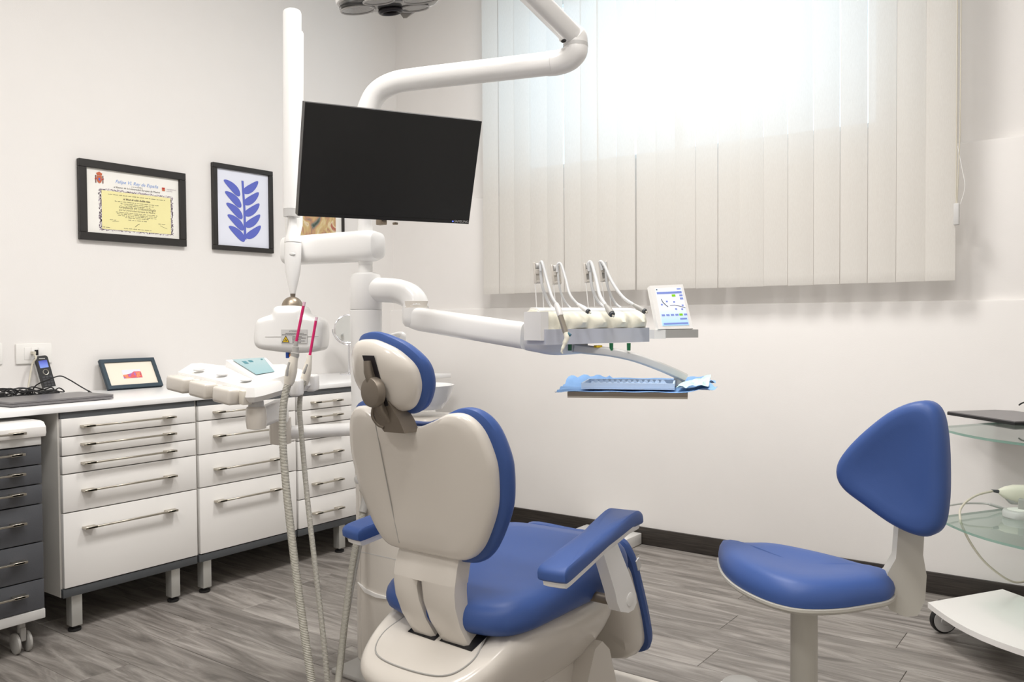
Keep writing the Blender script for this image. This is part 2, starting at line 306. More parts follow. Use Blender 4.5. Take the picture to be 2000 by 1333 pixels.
# ------------------------------------------------------------------ vertical blind
YBL = 3.93; ZB = 1.345; ZT = 3.2
xs = [-3.10, -2.979, -2.872, -2.76, -2.650, -2.535, -2.430, -2.325, -2.212, -2.092, -1.985, -1.877, -1.765, -1.647, -1.538, -1.424, -1.308, -1.192, -1.075, -.958, -.842, -.728]
t = top('vertical_blind', (-1.87, YBL, ZB), 'cream vertical slat blind hanging over the high window', 'blind')
bx('headrail', (-3.13, YBL-.02, ZT), (-.6, YBL+.025, ZT+.045), 'white', t, .004)
for x in (-2.9, -1.85, -.8): bx('wall_bracket', (x-.02, YBL+.02, ZT+.005), (x+.02, YU, ZT+.04), 'white', t, .002)
for i, x in enumerate(xs):
    rnd = random.Random(i*7+3); wd = .1118 if i not in (4, 5, 8, 10, 11) else .1065
    tw = rnd.uniform(-.06, .06)+.05; cx = x+.0565; n = 6
    b = B(); l = []
    for z in (ZB+.003*rnd.random(), ZB+.05, ZB+.052, ZT):
        row_ = []
        for k in range(n+1):
            s_ = k/n-.5; row_.append(V((cx+s_*wd*math.cos(tw), YBL+s_*wd*math.sin(tw)-.006*(1-4*s_*s_)-(.0015 if z < ZB+.051 else 0), z)))
        l.append(row_)
    b.loft(l, cap=False, closed=False); s_ = obj('slat', b, 'slat', t)
    bx('hanger', (cx-.012, YBL-.004, ZT-.03), (cx+.012, YBL+.004, ZT+.005), 'clearplastic', s_)
b = B(); cx, cy = -.612, YBL-.005
b.tube([(cx, cy, ZT), (cx, cy, 1.66)], .0022, 8); b.tube([(cx+.014, cy, ZT), (cx+.013, cy, 1.95), (cx+.003, cy, 1.66)], .0022, 8); obj('pull_cord', b, 'beigecable', t)
b = B().box((cx+.002, cy, 1.62), (.022, .018, .09)).bev(.004); obj('cord_weight', b, 'lgrey', t)
b = B(); b.tube(cat([(cx+.004, cy, 1.90), (cx+.022, cy, 1.80), (cx+.032, cy, 1.73), (cx+.016, cy, 1.66)]), .0012, 6); obj('bead_chain', b, 'white', t)
# ------------------------------------------------------------------ worktop and cabinets
XC = -3.285; XFR = -3.28
ct = tag(bx('worktop', (XL+.002, .2, .857), (XC+.005, 3.84, .879), 'counter', None, .003), 'long white worktop running along the left wall', 'worktop')
def handle(x, y0, y1, z, par):
    b = B().box((x+.026, (y0+y1)/2, z), (.012, y1-y0-.02, .007))
    for yy in (y0+.024, y1-.024): b.box((x+.016, yy, z), (.032, .048, .009))
    return obj('handle', b.bev(.0012, 1), 'steel', par)
def cabinet(y0, y1, seams, hz, label, hin=.075, legs=None):
    t = top('drawer_cabinet', (XFR-.25, (y0+y1)/2, 0), label, 'drawer cabinet', 'white drawer cabinets under the worktop')
    bx('carcass', (XL+.01, y0, .147), (XFR-.022, y1, .856), 'cabside', t, .002)
    bx('top_band', (XFR-.03, y0+.006, .832), (XFR-.008, y1-.002, .8565), 'dgrey', t); bx('base_band', (XFR-.03, y0+.002, .147), (XFR-.004, y1-.002, .180), 'dgrey', t, .002)
    for i in range(len(seams)-1):
        d = bx('drawer', (XFR-.021, y0+.006, seams[i+1]+.0022), (XFR, y1-.003, seams[i]-.0022), 'cab', t, .002)
        handle(XFR, y0+hin, y1-hin-.035, hz[i], d)
    for yy in (legs or (y0+.062, y1-.095)):
        for xx in (XFR-.045, XL+.12):
            l = bx('leg', (xx-.023, yy-.021, .022), (xx+.023, yy+.021, .146), 'alu', t, .003); b = B().lathe((xx, yy, 0), Z, [(.02, 0), (.024, .003), (.024, .01), (.012, .012), (.012, .023)], 20); obj('foot', b, 'rubber', l)
    return t
cabinet(1.565, 2.142, [.834, .763, .69, .62, .472, .182], [.799, .729, .656, .55, .405], 'white five-drawer cabinet between the grey trolley and the four-drawer one')
cabinet(2.148, 2.683, [.832, .765, .618, .473, .182], [.799, .693, .547, .404], 'white four-drawer cabinet with a deep bottom drawer, behind the suction hoses', .075, (2.2,))
cabinet(2.688, 3.085, [.831, .76, .688, .613, .469, .325, .182], [.796, .724, .652, .538, .392, .246], 'white six-drawer cabinet half hidden behind the dental unit', .085, (2.99,))
cabinet(3.09, 3.70, [.831, .76, .613, .469, .182], [.796, .69, .54, .40], 'white drawer cabinet at the far end, hidden behind chair')
# ------------------------------------------------------------------ grey drawer trolley
GX = -3.205; GY0, GY1 = .95, 1.462
t = top('drawer_trolley', (GX-.24, 1.2, 0), 'anthracite drawer trolley on castors under the worktop', 'drawer trolley')
bx('carcass', (GX-.46, GY0, .131), (GX-.022, GY1-.002, .775), 'dgrey', t, .002); bx('base_frame', (GX-.46, GY0, .122), (GX+.002, GY1+.002, .157), 'lgrey', t, .003)
b = B(); pr = [(GX+.008, .787), (GX+.014, .80), (GX+.012, .822), (GX-.004, .838), (GX-.03, .842), (GX-.46, .842), (GX-.46, .787)]
b.prism([(x, GY0-.01, z) for x, z in pr], (0, GY1-GY0+.022, 0)); o = obj('top_tray', b.bev(.003), 'cab', t); handle(GX+.012, 1.13, 1.395, .808, o)
o = bx('label_strip', (GX-.02, GY0, .757), (GX+.001, GY1, .786), 'lgrey', t, .002)
g = [.754, .685, .614, .542, .403, .268, .158]
for i in range(6):
    d = bx('drawer', (GX-.022, GY0, g[i+1]+.002), (GX, GY1, g[i]-.002), 'dgrey2', t, .002); handle(GX, 1.13, 1.395, (g[i]+g[i+1])/2+.012, d)
for xx in (GX-.05, GX-.41):
    for yy in (GY0+.06, GY1-.06):
        c = obj('castor', B().lathe((xx, yy, .075), Z, [(.013, 0), (.013, .048)], 16).box((xx, yy, .07), (.034, .02, .05)).bev(.004), 'grey', t)
        for s_ in (-1, 1): obj('wheel', B().lathe((xx-.004, yy+s_*.02-.008, .038), Y, [(.01, 0), (.03, 0), (.038, .004), (.038, .012), (.03, .016), (.01, .016)], 24), 'grey', c)
# ------------------------------------------------------------------ pictures on the left wall
def wallframe(name, pts, bw, label, backm):
    P = [onx(*p, XL) for p in pts]; y0 = (P[0].y+P[3].y)/2; y1 = (P[1].y+P[2].y)/2; z1 = (P[0].z+P[1].z)/2; z0 = (P[2].z+P[3].z)/2
    t = top(name, (XL+.01, (y0+y1)/2, z0), label, 'picture')
    b = B(); d = .024
    for lo, hi in (((y0, z0), (y1, z0+bw)), ((y0, z1-bw), (y1, z1)), ((y0, z0+bw), (y0+bw, z1-bw)), ((y1-bw, z0+bw), (y1, z1-bw))):
        b.box((XL+.001+d/2, (lo[0]+hi[0])/2, (lo[1]+hi[1])/2), (d, hi[0]-lo[0], hi[1]-lo[1]))
    obj('frame', b.bev(.002, 1), 'frame', t); bx('sheet', (XL+.002, y0+bw-.002, z0+bw-.002), (XL+.012, y1-bw+.002, z1-bw+.002), backm, t)
    return t, y0+bw, y1-bw, z0+bw, z1-bw
t, y0, y1, z0, z1 = wallframe('framed_certificate', ((146.2, 312), (355.8, 337.2), (361.5, 480.1), (154.8, 471)), .036, 'black-framed diploma with a yellow printed field and a red crest', 'paperw')
w_, h_ = y1-y0, z1-z0; XS = XL+.0125
def cp(u, v): return V((XS, y0+u*w_, z1-v*h_))
fy0, fy1, fz0, fz1 = .155, .905, .325, .93
b = B(); r = random.Random(2); n = 0
for k in range(140):
    for a, c in (((fy0-.025)+(fy1-fy0+.05)*k/139, fz0-.028+.03*r.random()), ((fy0-.025)+(fy1-fy0+.05)*k/139, fz1-.01+.03*r.random())):
        p = cp(a, c); q = .0012+.0018*r.random(); b.quad(p+V((.0002, -q, -q)), p+V((.0002, q, -q)), p+V((.0002, q, q)), p+V((.0002, -q, q)))
    for a, c in ((fy0-.028+.03*r.random(), fz0+(fz1-fz0)*k/139), (fy1-.004+.03*r.random(), fz0+(fz1-fz0)*k/139)):
        p = cp(a, c); q = .0012+.0018*r.random(); b.quad(p+V((.0002, -q, -q)), p+V((.0002, q, -q)), p+V((.0002, q, q)), p+V((.0002, -q, q)))
o = obj('ornamental_border', b, 'inkg', t); o['kind'] = 'stuff'
b = B().quad(cp(fy0, fz1)+X*.0004, cp(fy1, fz1)+X*.0004, cp(fy1, fz0)+X*.0004, cp(fy0, fz0)+X*.0004); obj('yellow_field', b, 'papery', t)
def ct_(s, v, size, m='ink', u=.53, sh=0): text(s, cp(u, v)+X*.0008, Y, Z, size, m, t, shear=sh)
ct_('Felipe VI, Rey de España', .165, .0225, 'inkl', .53, .35); ct_('y en su nombre', .215, .009); ct_('el Rector de la Universidad Europea de Madrid', .255, .0125, 'ink', .53, .25)
def lines_(u, v, wd, h, m='ink'):      # print too fine to read: strokes broken into word lengths
    rr_ = random.Random(int(v*1000+u*77)); x_ = u-wd/2; q = B()
    while x_ < u+wd/2-.004:
        l_ = min(rr_.uniform(.012, .045)*(1+h*60), u+wd/2-x_); p, k = cp(x_, v)+X*.0008, cp(x_+l_, v)+X*.0008
        for e in range(max(2, int(l_/.006))):
            f0, f1 = (e+.12)/max(2, int(l_/.006)), (e+.75)/max(2, int(l_/.006)); c0_, c1_ = p.lerp(k, f0), p.lerp(k, f1); hh_ = h*rr_.uniform(.6, 1.1)
            q.quad(c0_-Z*h*.5, c1_-Z*h*.5, c1_+Z*(hh_-h*.5), c0_+Z*(hh_-h*.5))
        x_ += l_+.008
    o_ = obj('fine_print', q, m, t); o_['kind'] = 'stuff'
ct_('Graduada en Odontología', .56, .018, 'ink', .53, .3); ct_('por la Universidad Europea de Madrid', .605, .012)
for u, v, wd, h in ((.53, .375, .62, .0035), (.53, .43, .30, .0085), (.53, .475, .48, .0035), (.53, .505, .36, .0035), (.53, .53, .28, .0035), (.53, .645, .46, .0035), (.53, .67, .44, .0035), (.53, .695, .42, .0035), (.53, .72, .26, .0035), (.53, .755, .2, .0035), (.27, .775, .07, .003), (.80, .775, .08, .003), (.53, .895, .3, .003), (.2, .9, .07, .003)): lines_(u, v, wd, h)
b = B().tube([cp(.50, .86)+X*.001, cp(.53, .82)+X*.001, cp(.55, .805)+X*.001], .0009, 6); b.tube([cp(.26, .80)+X*.001, cp(.33, .79)+X*.001], .0005, 6); b.tube([cp(.78, .80)+X*.001, cp(.82, .825)+X*.001, cp(.86, .84)+X*.001], .0005, 6); obj('signature', b, 'ink', t)
# crest: shield, crown, two pillars
c0 = cp(.135, .155); c0.x += .0008
def blob(pts, m, name, off=0): obj(name, B().prism([c0+V((off, a*.001, c*.001)) for a, c in pts], (.0003, 0, 0)), m, t)
blob([(-12, 14), (12, 14), (12, -8), (7, -17), (0, -21), (-7, -17), (-12, -8)], 'rust', 'crest_shield'); blob([(-11, 16), (-15, 26), (-8, 29), (0, 34), (8, 29), (15, 26), (11, 16)], 'rust', 'crest_crown')
blob([(-4, 4), (4, 4), (4, -6), (0, -9), (-4, -6)], 'inkb', 'crest_escutcheon', .0005)
for s_ in (-1, 1):
    blob([(s_*17-2.5, 16), (s_*17+2.5, 16), (s_*17+2.5, -20), (s_*17-2.5, -20)], 'brown', 'crest_pillar'); blob([(s_*17-5, -4), (s_*17+5, 0), (s_*17+5, 4), (s_*17-5, 0)], 'red', 'crest_ribbon', .0005)
c0 = cp(.825, .19); c0.x += .0008; blob([(-8, 8), (8, 8), (8, 1), (-8, 1)], 'red', 'university_mark'); blob([(-8, 0), (8, 0), (8, -9), (-8, -9)], 'rust', 'university_mark')
text('UNIVERSIDAD', cp(.86, .185)+X*.0008, Y, Z, .0085, 'inkg', t, align='LEFT'); text('EUROPEA', cp(.86, .215)+X*.0008, Y, Z, .0075, 'inkg', t, align='LEFT')
# blue cut-out picture: generic stand-in of blue leaf shapes
t, y0, y1, z0, z1 = wallframe('framed_print', ((410.5, 317.7), (527.5, 335.7), (530.2, 495.3), (413.8, 488.3)), .026, 'black-framed print with blue cut-out leaf shapes on pale paper', 'greyblue')
w_, h_ = y1-y0, z1-z0
def leaf(cu, cv, l, wd, ang, name='cutout_shape'):
    pts = []
    for k in range(24):
        a = 2*math.pi*k/24; e = l*math.cos(a); f = wd*math.sin(a)*(1-.25*math.cos(a))+.12*l*math.cos(a)**2; ca, sa = math.cos(ang), math.sin(ang)
        pts.append(V((XS+.0008, y0+cu*w_+e*ca-f*sa, z1-cv*h_+e*sa+f*ca)))
    obj(name, B().prism(pts, (.0004, 0, 0)), 'inkb', t)
for k in range(5):
    leaf(.30+.02*k, .22+.15*k, .062, .021, 2.5); leaf(.66+.01*k, .20+.15*k, .062, .021, .62)
obj('cutout_stem', B().prism([V((XS+.0014, y0+u*w_, z1-v*h_)) for u, v in ((.47, .12), (.51, .12), (.54, .5), (.55, .9), (.50, .9), (.50, .5))], (.0004, 0, 0)), 'inkb', t)
# third picture, mostly behind the monitor
P = onx(668, 440, XL)
t = top('framed_painting', (XL+.01, P.y-.2, 1.6), 'black-framed warm abstract painting partly hidden behind the monitor', 'picture'); ya, yb, za, zb = P.y-.40, P.y, 1.58, 2.08
b = B()
for lo, hi in (((ya, za), (yb, za+.022)), ((ya, zb-.022), (yb, zb)), ((ya, za+.022), (ya+.022, zb-.022)), ((yb-.014, za+.022), (yb, zb-.022))): b.box((XL+.013, (lo[0]+hi[0])/2, (lo[1]+hi[1])/2), (.024, hi[0]-lo[0], hi[1]-lo[1]))
obj('frame', b.bev(.002, 1), 'frame', t); bx('sheet', (XL+.002, ya+.02, za+.02), (XL+.010, yb-.012, zb-.02), 'paperw', t); bx('painting', (XL+.010, ya+.05, za+.045), (XL+.0125, yb-.062, zb-.06), 'art', t)
# ------------------------------------------------------------------ sockets, phone, laptop, cables
def socket(p0, p1, label, plug):
    a, c = onx(*p0, XL), onx(*p1, XL); t = top('wall_socket', (XL, (a.y+c.y)/2, c.z), label, 'socket', 'white sockets above the worktop')
    bx('cover_plate', (XL, a.y, c.z), (XL+.010, c.y, a.z), 'plate', t, .004); w2 = c.y-a.y; h2 = a.z-c.z
    m0 = a.y+w2*.22
    for k in range(3): bx('module', (XL+.008, m0+k*w2*.19, c.z+h2*.2), (XL+.0125, m0+(k+1)*w2*.19-.0012, a.z-h2*.2), 'cab', t, .001)
    if plug: bx('jack', (XL+.012, a.y+w2*.5, c.z+h2*.42), (XL+.0145, a.y+w2*.6, c.z+h2*.68), 'black', t)
    return a, c
socket((29, 672), (100, 709), 'white wall socket with a cable plugged in, behind the phone', 1)
socket((-64, 672), (4, 712), 'white wall socket plate at the left picture edge', 0)
j = onx(64, 690, XL+.02)
b = B().tube(cat([j+V((0, 0, 0)), j+V((.03, 0, -.02)), onx(63, 712, XL+.04), onx(58, 740, XL+.05), onx(54, 764, XL+.07), onx(50, 768, XL+.09)]), .0042, 8).box(j+V((.002, 0, .001)), (.03, .012, .012)); tag(obj('telephone_cable', b, 'beigecable'), 'ivory cable hanging from wall socket down to worktop', 'cable')
CT = .879
A, Bq, Cq = onz(20, 794, .886), onz(222, 777, .886), onz(180, 767, .886); A.x -= 0; ylen = (Bq.y-A.y); ang = math.atan2(Bq.x-A.x, Bq.y-A.y)
R = M.Rotation(-ang, 3, 'Z'); ctr = (A+Bq)/2+V((-.135, 0, 0)); ctr.y -= .0
t = top('laptop', (ctr.x, ctr.y, CT), 'closed grey laptop lying on the worktop', 'laptop')
def slab(name, c, sx, sy, z0, z1, m, par, rr=.02, R=None, bev=.0025):
    out = [V((sx_*(sx/2-rr)+rr*math.cos(a), sy_*(sy/2-rr)+rr*math.sin(a), 0)) for sx_, sy_, q in ((1, 1, 0), (-1, 1, 1), (-1, -1, 2), (1, -1, 3)) for a in [q*math.pi/2+k*math.pi/12 for k in range(7)]]
    R = R or M.Identity(3); b = B().prism([V((c[0], c[1], z0))+R @ p for p in out], (0, 0, z1-z0)); b.bev(bev, 2, 50); return obj(name, b, m, par)
slab('base', ctr, .27, ylen, CT+.003, CT+.012, 'laptop', t, .012, R); slab('hinge_gap', ctr, .262, ylen-.008, CT+.0115, CT+.0135, 'black', t, .012, R); slab('lid', ctr, .27, ylen, CT+.0135, CT+.020, 'laptop', t, .012, R, .003)
for s_ in (-1, 1):
    for q in (-1, 1): p = ctr+R @ V((s_*.11, q*(ylen/2-.03), 0)); obj('rubber_foot', B().lathe((p.x, p.y, CT), Z, [(.008, 0), (.008, .004)], 12), 'rubber', t)
# phone handset in cradle
ph = V((-3.90, 1.80, CT)); ph = onz(96, 767, CT) if onz(96, 767, CT).x > XL+.06 else ph
p0 = at(96, 764, 4.10); p0 = V((XL+.075, 0, CT)); p0.y = onx(97, 760, p0.x).y
t = top('charging_cradle', p0, 'black charging cradle under the cordless phone', 'cradle')
b = B().lathe(p0, Z, [(.036, 0), (.04, .004), (.038, .013), (.028, .018), (.01, .018)], 28); obj('dish', b, 'black', t)
hU = Y; hN = V((1, 0, .32)).normalized(); hV = hN.cross(hU).normalized()
if hV.z < 0: hV = -hV
hV = (hV+Y*-.10).normalized(); hU = (hU-hV*hU.dot(hV)).normalized(); hN = hU.cross(hV)
O = p0+V((0, 0, .020)); t = top('cordless_phone', O, 'black cordless phone with blue lit screen standing in its cradle', 'phone')
def hf(u, v, n): return O+hU*u+hV*v+hN*n
def rrect(w2, h0, h1, rr, n=5): return [(x_*(w2-rr)+rr*math.cos(a), (h1-rr if y_ > 0 else h0+rr)+rr*math.sin(a)) for x_, y_, q in ((1, 1, 0), (-1, 1, 1), (-1, -1, 2), (1, -1, 3)) for a in [q*math.pi/2+k*math.pi/2/n for k in range(n+1)]]
b = B().prism([hf(u, v, -.010) for u, v in rrect(.0265, .0, .158, .012)], hN*.02); obj('handset', b.bev(.004, 2, 40), 'black', t)
b = B().prism([hf(u, v, -.012) for u, v in rrect(.0285, -.002, .012, .006)], hN*.024); obj('silver_chin', b.bev(.003, 2, 40), 'lgrey', t)
b = B().prism([hf(u, v, -.013) for u, v in rrect(.0285, .002, .155, .012)], hN*.008); obj('back_shell', b.bev(.003, 2, 40), 'lgrey', t)
b = B().prism([hf(u, v+.102, .0101) for u, v in rrect(.0185, 0, .034, .002)], hN*.0006); obj('screen', b, 'lcdphone', t)
b = B().box(hf(0, .145, .0105), (.001, .026, .003)); obj('logo_strip', b, 'lgrey', t)
obj('navigation_ring', B().tube([hf(.0115*math.cos(q*math.pi/12), .082+.0115*math.sin(q*math.pi/12), .0105) for q in range(25)], .0016, 6), 'steel', t)
for r_ in range(4):
    for c_ in range(3): obj('key', B().prism([hf(u+(c_-1)*.015, v+.018+r_*.0125, .0095) for u, v in rrect(.0058, 0, .008, .002, 2)], hN*.0015), 'key', t)
# cables behind the laptop
pts = [onx(62, 765, XL+.10), onx(72, 752, XL+.12), onx(95, 742, XL+.14), onx(117, 735, XL+.14), onx(135, 742, XL+.13), onx(160, 757, XL+.13), onx(178, 767, XL+.15)]
tag(obj('charger_cable', B().tube(cat(pts), .0028, 8).cyl(pts[-1]-V((0, .012, -.006)), pts[-1]+V((0, .004, -.004)), .005, .0035, 10), 'black'), 'black power cord arching over to the laptop back', 'cable')
r = random.Random(5); pts = []
for k in range(120):
    a = k*.71; yc = 1.55+.0019*k
    pts.append(V((XL+.14+.04*math.sin(a*.37+1)+.02*r.random(), yc+(.05+.03*r.random())*math.cos(a), CT+.008+.013*(1+math.sin(a))*(.5+1.1*r.random()))))
tag(obj('cable_tangle', B().tube(cat(pts, 4), .003, 6), 'black'), 'tangled heap of black cables behind the laptop', 'cables')
slab('power_strip', V((XL+.20, 1.42)), .06, .30, CT+.0005, CT+.034, 'black', None, .012); o = bpy.data.objects['power_strip']; tag(o, 'black power strip at the left edge behind the laptop', 'power strip')
# small framed card leaning on the wall
bl, br = onz(209.6, 764, CT), onz(310, 755.7, CT); tl = onx(199.7, 704, XL+.012)
x0 = max(bl.x, XL+.05); O = V((x0, bl.y, CT)); U = V((0, 1, 0)); up = V((XL+.004-x0, 0, .155)).normalized(); N_ = U.cross(up); W_, H_ = br.y-bl.y, .158
t = top('small_picture', O+U*W_/2, 'small dark-framed watercolour card leaning on the wall above the worktop', 'picture')
def sf(u, v, n): return O+U*u+up*v+N_*n
b = B(); fw = .017
for u0, v0, u1, v1 in ((0, 0, W_, fw), (0, H_-fw, W_, H_), (0, fw, fw, H_-fw), (W_-fw, fw, W_, H_-fw)): b.prism([sf(u0, v0, 0), sf(u1, v0, 0), sf(u1, v1, 0), sf(u0, v1, 0)], N_*.018)
obj('frame', b.bev(.0015, 1), 'navy', t); obj('mount', B().prism([sf(fw-.002, fw-.002, .004), sf(W_-fw+.002, fw-.002, .004), sf(W_-fw+.002, H_-fw+.002, .004), sf(fw-.002, H_-fw+.002, .004)], N_*.006), 'mount', t)
a, c = W_*.34, W_*.68; obj('card', B().prism([sf(a, H_*.34, .0102), sf(c, H_*.34, .0102), sf(c, H_*.63, .0102), sf(a, H_*.63, .0102)], N_*.0006), 'greyblue', t)
obj('watercolour', B().prism([sf(a, H_*.34, .0109), sf(c, H_*.34, .0109), sf(c, H_*.55, .0109), sf(a+(c-a)*.62, H_*.56, .0109), sf(a+(c-a)*.45, H_*.50, .0109), sf(a+(c-a)*.2, H_*.47, .0109), sf(a, H_*.46, .0109)], N_*.0005), 'postcard', t)
# vanity mirror
c0 = onx(681, 643, -3.75); f0 = V((c0.x, c0.y, CT)); rr = .5*(onx(672, 618, -3.75).z-onx(672, 734, -3.75).z)*.86*.62
rr = .082; cz = c0.z; c1 = V((c0.x, c0.y, cz)); n_ = V((.80, -.58, .05)).normalized()
t = top('vanity_mirror', V((c1.x, c1.y, CT)), 'round chrome make-up mirror on a slim stand on the worktop', 'mirror')
obj('foot', B().lathe((c1.x, c1.y, CT), Z, [(.055, 0), (.055, .006), (.05, .010), (.01, .014)], 32), 'chrome', t); obj('stem', B().cyl((c1.x, c1.y, CT+.012), (c1.x, c1.y, cz-rr-.006), .006), 'chrome', t)
u_, v_ = perp(n_); ring = [c1+(u_*math.cos(a)+v_*math.sin(a))*rr for a in [2*math.pi*k/40 for k in range(41)]]
obj('rim', B().tube(ring, .005, 8), 'chrome', t); obj('mirror_glass', B().lathe(c1-n_*.003, n_, [(rr-.002, 0), (rr-.002, .005)], 40), 'mirror', t)
ya = V((0, 0, 1)).cross(n_).normalized(); yk = [c1+ya*math.cos(a)*(rr+.012)+Z*math.sin(a)*(rr+.012) for a in [math.pi+math.pi*k/24 for k in range(25)]]; obj('yoke', B().tube(yk, .004, 8), 'chrome', t)
# ------------------------------------------------------------------ dental unit (floor body, column, cuspidor)
FH = V((FW.x, FW.y, 0)).normalized(); RH = V((FH.y, -FH.x, 0))      # level forward / right of the viewer
def facing(px, py, z, n=FH):
    """point/axis helper for things that roughly face the viewer: local (u right, v up, h away)"""
    O = at(px, py, z); return O
PCX, PCY = -2.126, 2.045; PC = V((PCX, PCY, 0))
du = top('dental_unit', (-2.02, 2.18, 0), 'white floor-standing dental unit column and cabinet left of the chair', 'dental unit')
b = B().box((-2.02, 2.16, .009), (.36, .46, .018)).bev(.008, 2); obj('base_plate', b, 'grey', du)
b = B().box((-1.985, 2.18, .335), (.27, .39, .63)).bev(.022, 4); obj('cabinet_body', b, 'shell', du)
b = B().box((-1.985, 2.18, .42), (.2708, .3908, .003)); obj('panel_seam', b, 'lgrey', du)
b = B(); pts = [(-2.115, .315), (-2.08, .300), (-2.03, .292), (-1.98, .291), (-1.98, .283), (-2.03, .280), (-2.08, .287)]
b.prism([(x, 1.979, z) for x, z in pts], (0, .006, 0)); obj('pull_lip', b, 'cab', du)
b = B().lathe((-2.135, 2.13, .02), Z, [(.098, 0), (.098, .60), (.1, .62), (.1, .665), (.097, .668), (.1, .671), (.1, .715), (.097, .718), (.1, .721), (.1, .755), (.085, .775), (.05, .782)], 40); obj('rear_housing', b, 'shell', du)
b = B().box((-2.045, 2.02, .70), (.13, .09, .17)).bev(.02, 4); hs = obj('hose_socket_housing', b, 'shell', du)
kx = onx(707, 937, -2.09); ky = 1.972
kn = ony(709, 935, ky); obj('selector_knob', B().lathe(kn, -Y, [(.022, -.004), (.022, .006), (.016, .008), (.015, .026), (.010, .028)], 24), 'lgrey', hs)
for px_ in (711, 722):
    p = ony(px_, 962, ky+.003); obj('warning_mark', B().prism([p+V((-.008, -.001, -.007)), p+V((.008, -.001, -.007)), p+V((0, -.001, .008))], (0, .0006, 0)), 'yellow', hs)
b = B(); p = ony(719, 953, ky+.003)
for k in range(3): b.box(p+V((0, -.001, .006-k*.006)), (.026, .001, .002))
obj('print_lines', b, 'ink', hs)
b = B().lathe((PCX, PCY, .77), Z, [(.052, 0), (.0535, .20), (.054, .4635), (.0525, .465)], 40); obj('column', b, 'white', du)
b = B().lathe((PCX, PCY, 1.2355), Z, [(.0535, 0), (.0545, .002), (.053, .10), (.049, .119), (.035, .126), (.01, .127)], 40); obj('column_cap', b, 'white', du)
b = B().lathe((PCX, PCY, 1.36), Z, [(.024, 0), (.024, .026), (.0225, .027), (.0225, .029), (.024, .03), (.024, .045)], 28); obj('collar', b, 'white', du)
# cuspidor
bc = at(822, 752, 2.94); bc.z = .975
b = B().lathe(bc-Z*.085, Z, [(.05, 0), (.075, .004), (.098, .035), (.112, .075), (.115, .085), (.108, .086), (.10, .075), (.085, .04), (.06, .018), (.01, .012)], 48); obj('spittoon_bowl', b, 'dish', du)
b = B().box(bc+V((-.02, .02, -.13)), (.24, .22, .05)).bev(.02, 4); obj('cuspidor_shelf', b, 'shell', du)
b = B().box(bc+V((-.02, .03, -.24)), (.19, .18, .2)).bev(.03, 4); obj('cuspidor_neck', b, 'shell', du)
f0 = V((bc.x-.07, bc.y+.06, bc.z-.05)); f1 = at(752, 690, 2.98); f2 = at(757, 664, 2.98); f3 = at(772, 656, 2.96); f4 = at(786, 655, 2.94)
b = B().tube(cat([f0, V((f1.x, f1.y, .98)), f1, f2, f3, f4, f4+V((.004, -.004, -.022))], 6), .011, 12); obj('cup_filler', b, 'white', du)
# ------------------------------------------------------------------ X-ray machine
za = 2.955
xr = top('xray_machine', at(572, 690, za), 'white X-ray head with a radiation label hanging from a tall folded arm', 'x-ray machine')
p0, p1 = V((PCX, PCY, 1.455)), at(564, 497, 3.075); dirn = (p1-p0); dirn.z = 0; dirn.normalize()
pts = [p0-dirn*.062, p0-dirn*.055, p0-dirn*.03, p0, p1-dirn*.02, p1]; 
b = B().tube([V((p.x, p.y, 1.452)) for p in pts], [.030, .044, .052, .053, .051, .049], 28, (1, .9, .62), Z); obj('horizontal_arm', b, 'white', xr)
xa = at(570, 488, za)
def xp(px, py, dz=0): return at(px, py, za+dz)
b = B().tube([xp(570.5, 21), xp(570.5, 24), xp(570.5, 28), xp(570.5, 400), xp(570.3, 409)], [.026, .0285, .0295, .0282, .0282], 24, (1, 1, .8)); obj('upper_arm', b, 'white', xr)
b = B().tube([xp(576, 62, .06), xp(576, 66, .06), xp(574, 440, .06), xp(572, 470, .03)], [.026, .0285, .0285, .02], 24, (1, 1, .8)); obj('lower_arm', b, 'white', xr)
b = B().tube([xp(570.3, 407), xp(570, 424)], [.0279, .0265], 24, (1, 1, .8)); obj('arm_end', b, 'lgrey', xr)
b = B().tube([xp(571, 421), xp(571.5, 440), xp(571.5, 458), xp(572, 466), xp(572, 474)], [.0145, .0145, .021, .028, .029], 24); obj('swivel_neck', b, 'white', xr)
b = B().tube([xp(572, 475), xp(572, 477), xp(572, 505), xp(572, 530), xp(572, 553), xp(572, 574)], [.0285, .0292, .0285, .026, .018, .0095], 28); nk = obj('taper_post', b, 'white', xr)
obj('release_button', B().sph(at(571, 497, za-.027), (.011, .004, .006), 16, M((RH, FH, Z)).transposed()), 'lgrey', nk)
b = B().cyl(xp(572, 574), xp(572, 586), .0092, .0068, 20); obj('metal_tip', b, 'bronze2', xr)
b = B().sph(xp(571, 600, -.01), .0365, 28); obj('ball_joint', b, 'bronze', xr)
def pxpad(outline, z, d, rnd, n=4, seg=5):
    c = [sum(p[i] for p in outline)/len(outline) for i in (0, 1)]; O = at(c[0], c[1], z); s = z/FPX
    loc = [((p[0]-c[0])*s, -(p[1]-c[1])*s) for p in outline]; sm = [(q.x, q.y) for q in ccat([(a, b_, 0) for a, b_ in loc], n)]
    rr = [(('s', .02), -d/2), (('s', .5), -d/2), (rnd, -d/2)]
    for k in range(1, seg+1): a = math.pi/2*k/seg; rr.append((rnd*(1-math.sin(a)), -d/2+rnd*(1-math.cos(a))))
    for k in range(0, seg): a = math.pi/2*k/seg; rr.append((rnd*(1-math.cos(a)), d/2-rnd*(1-math.sin(a))))
    rr += [(rnd, d/2), (('s', .5), d/2), (('s', .02), d/2)]
    return B().pad(sm, (0, 0), rr, lambda u, v, h: O+RH*u+Z*v+FH*h)
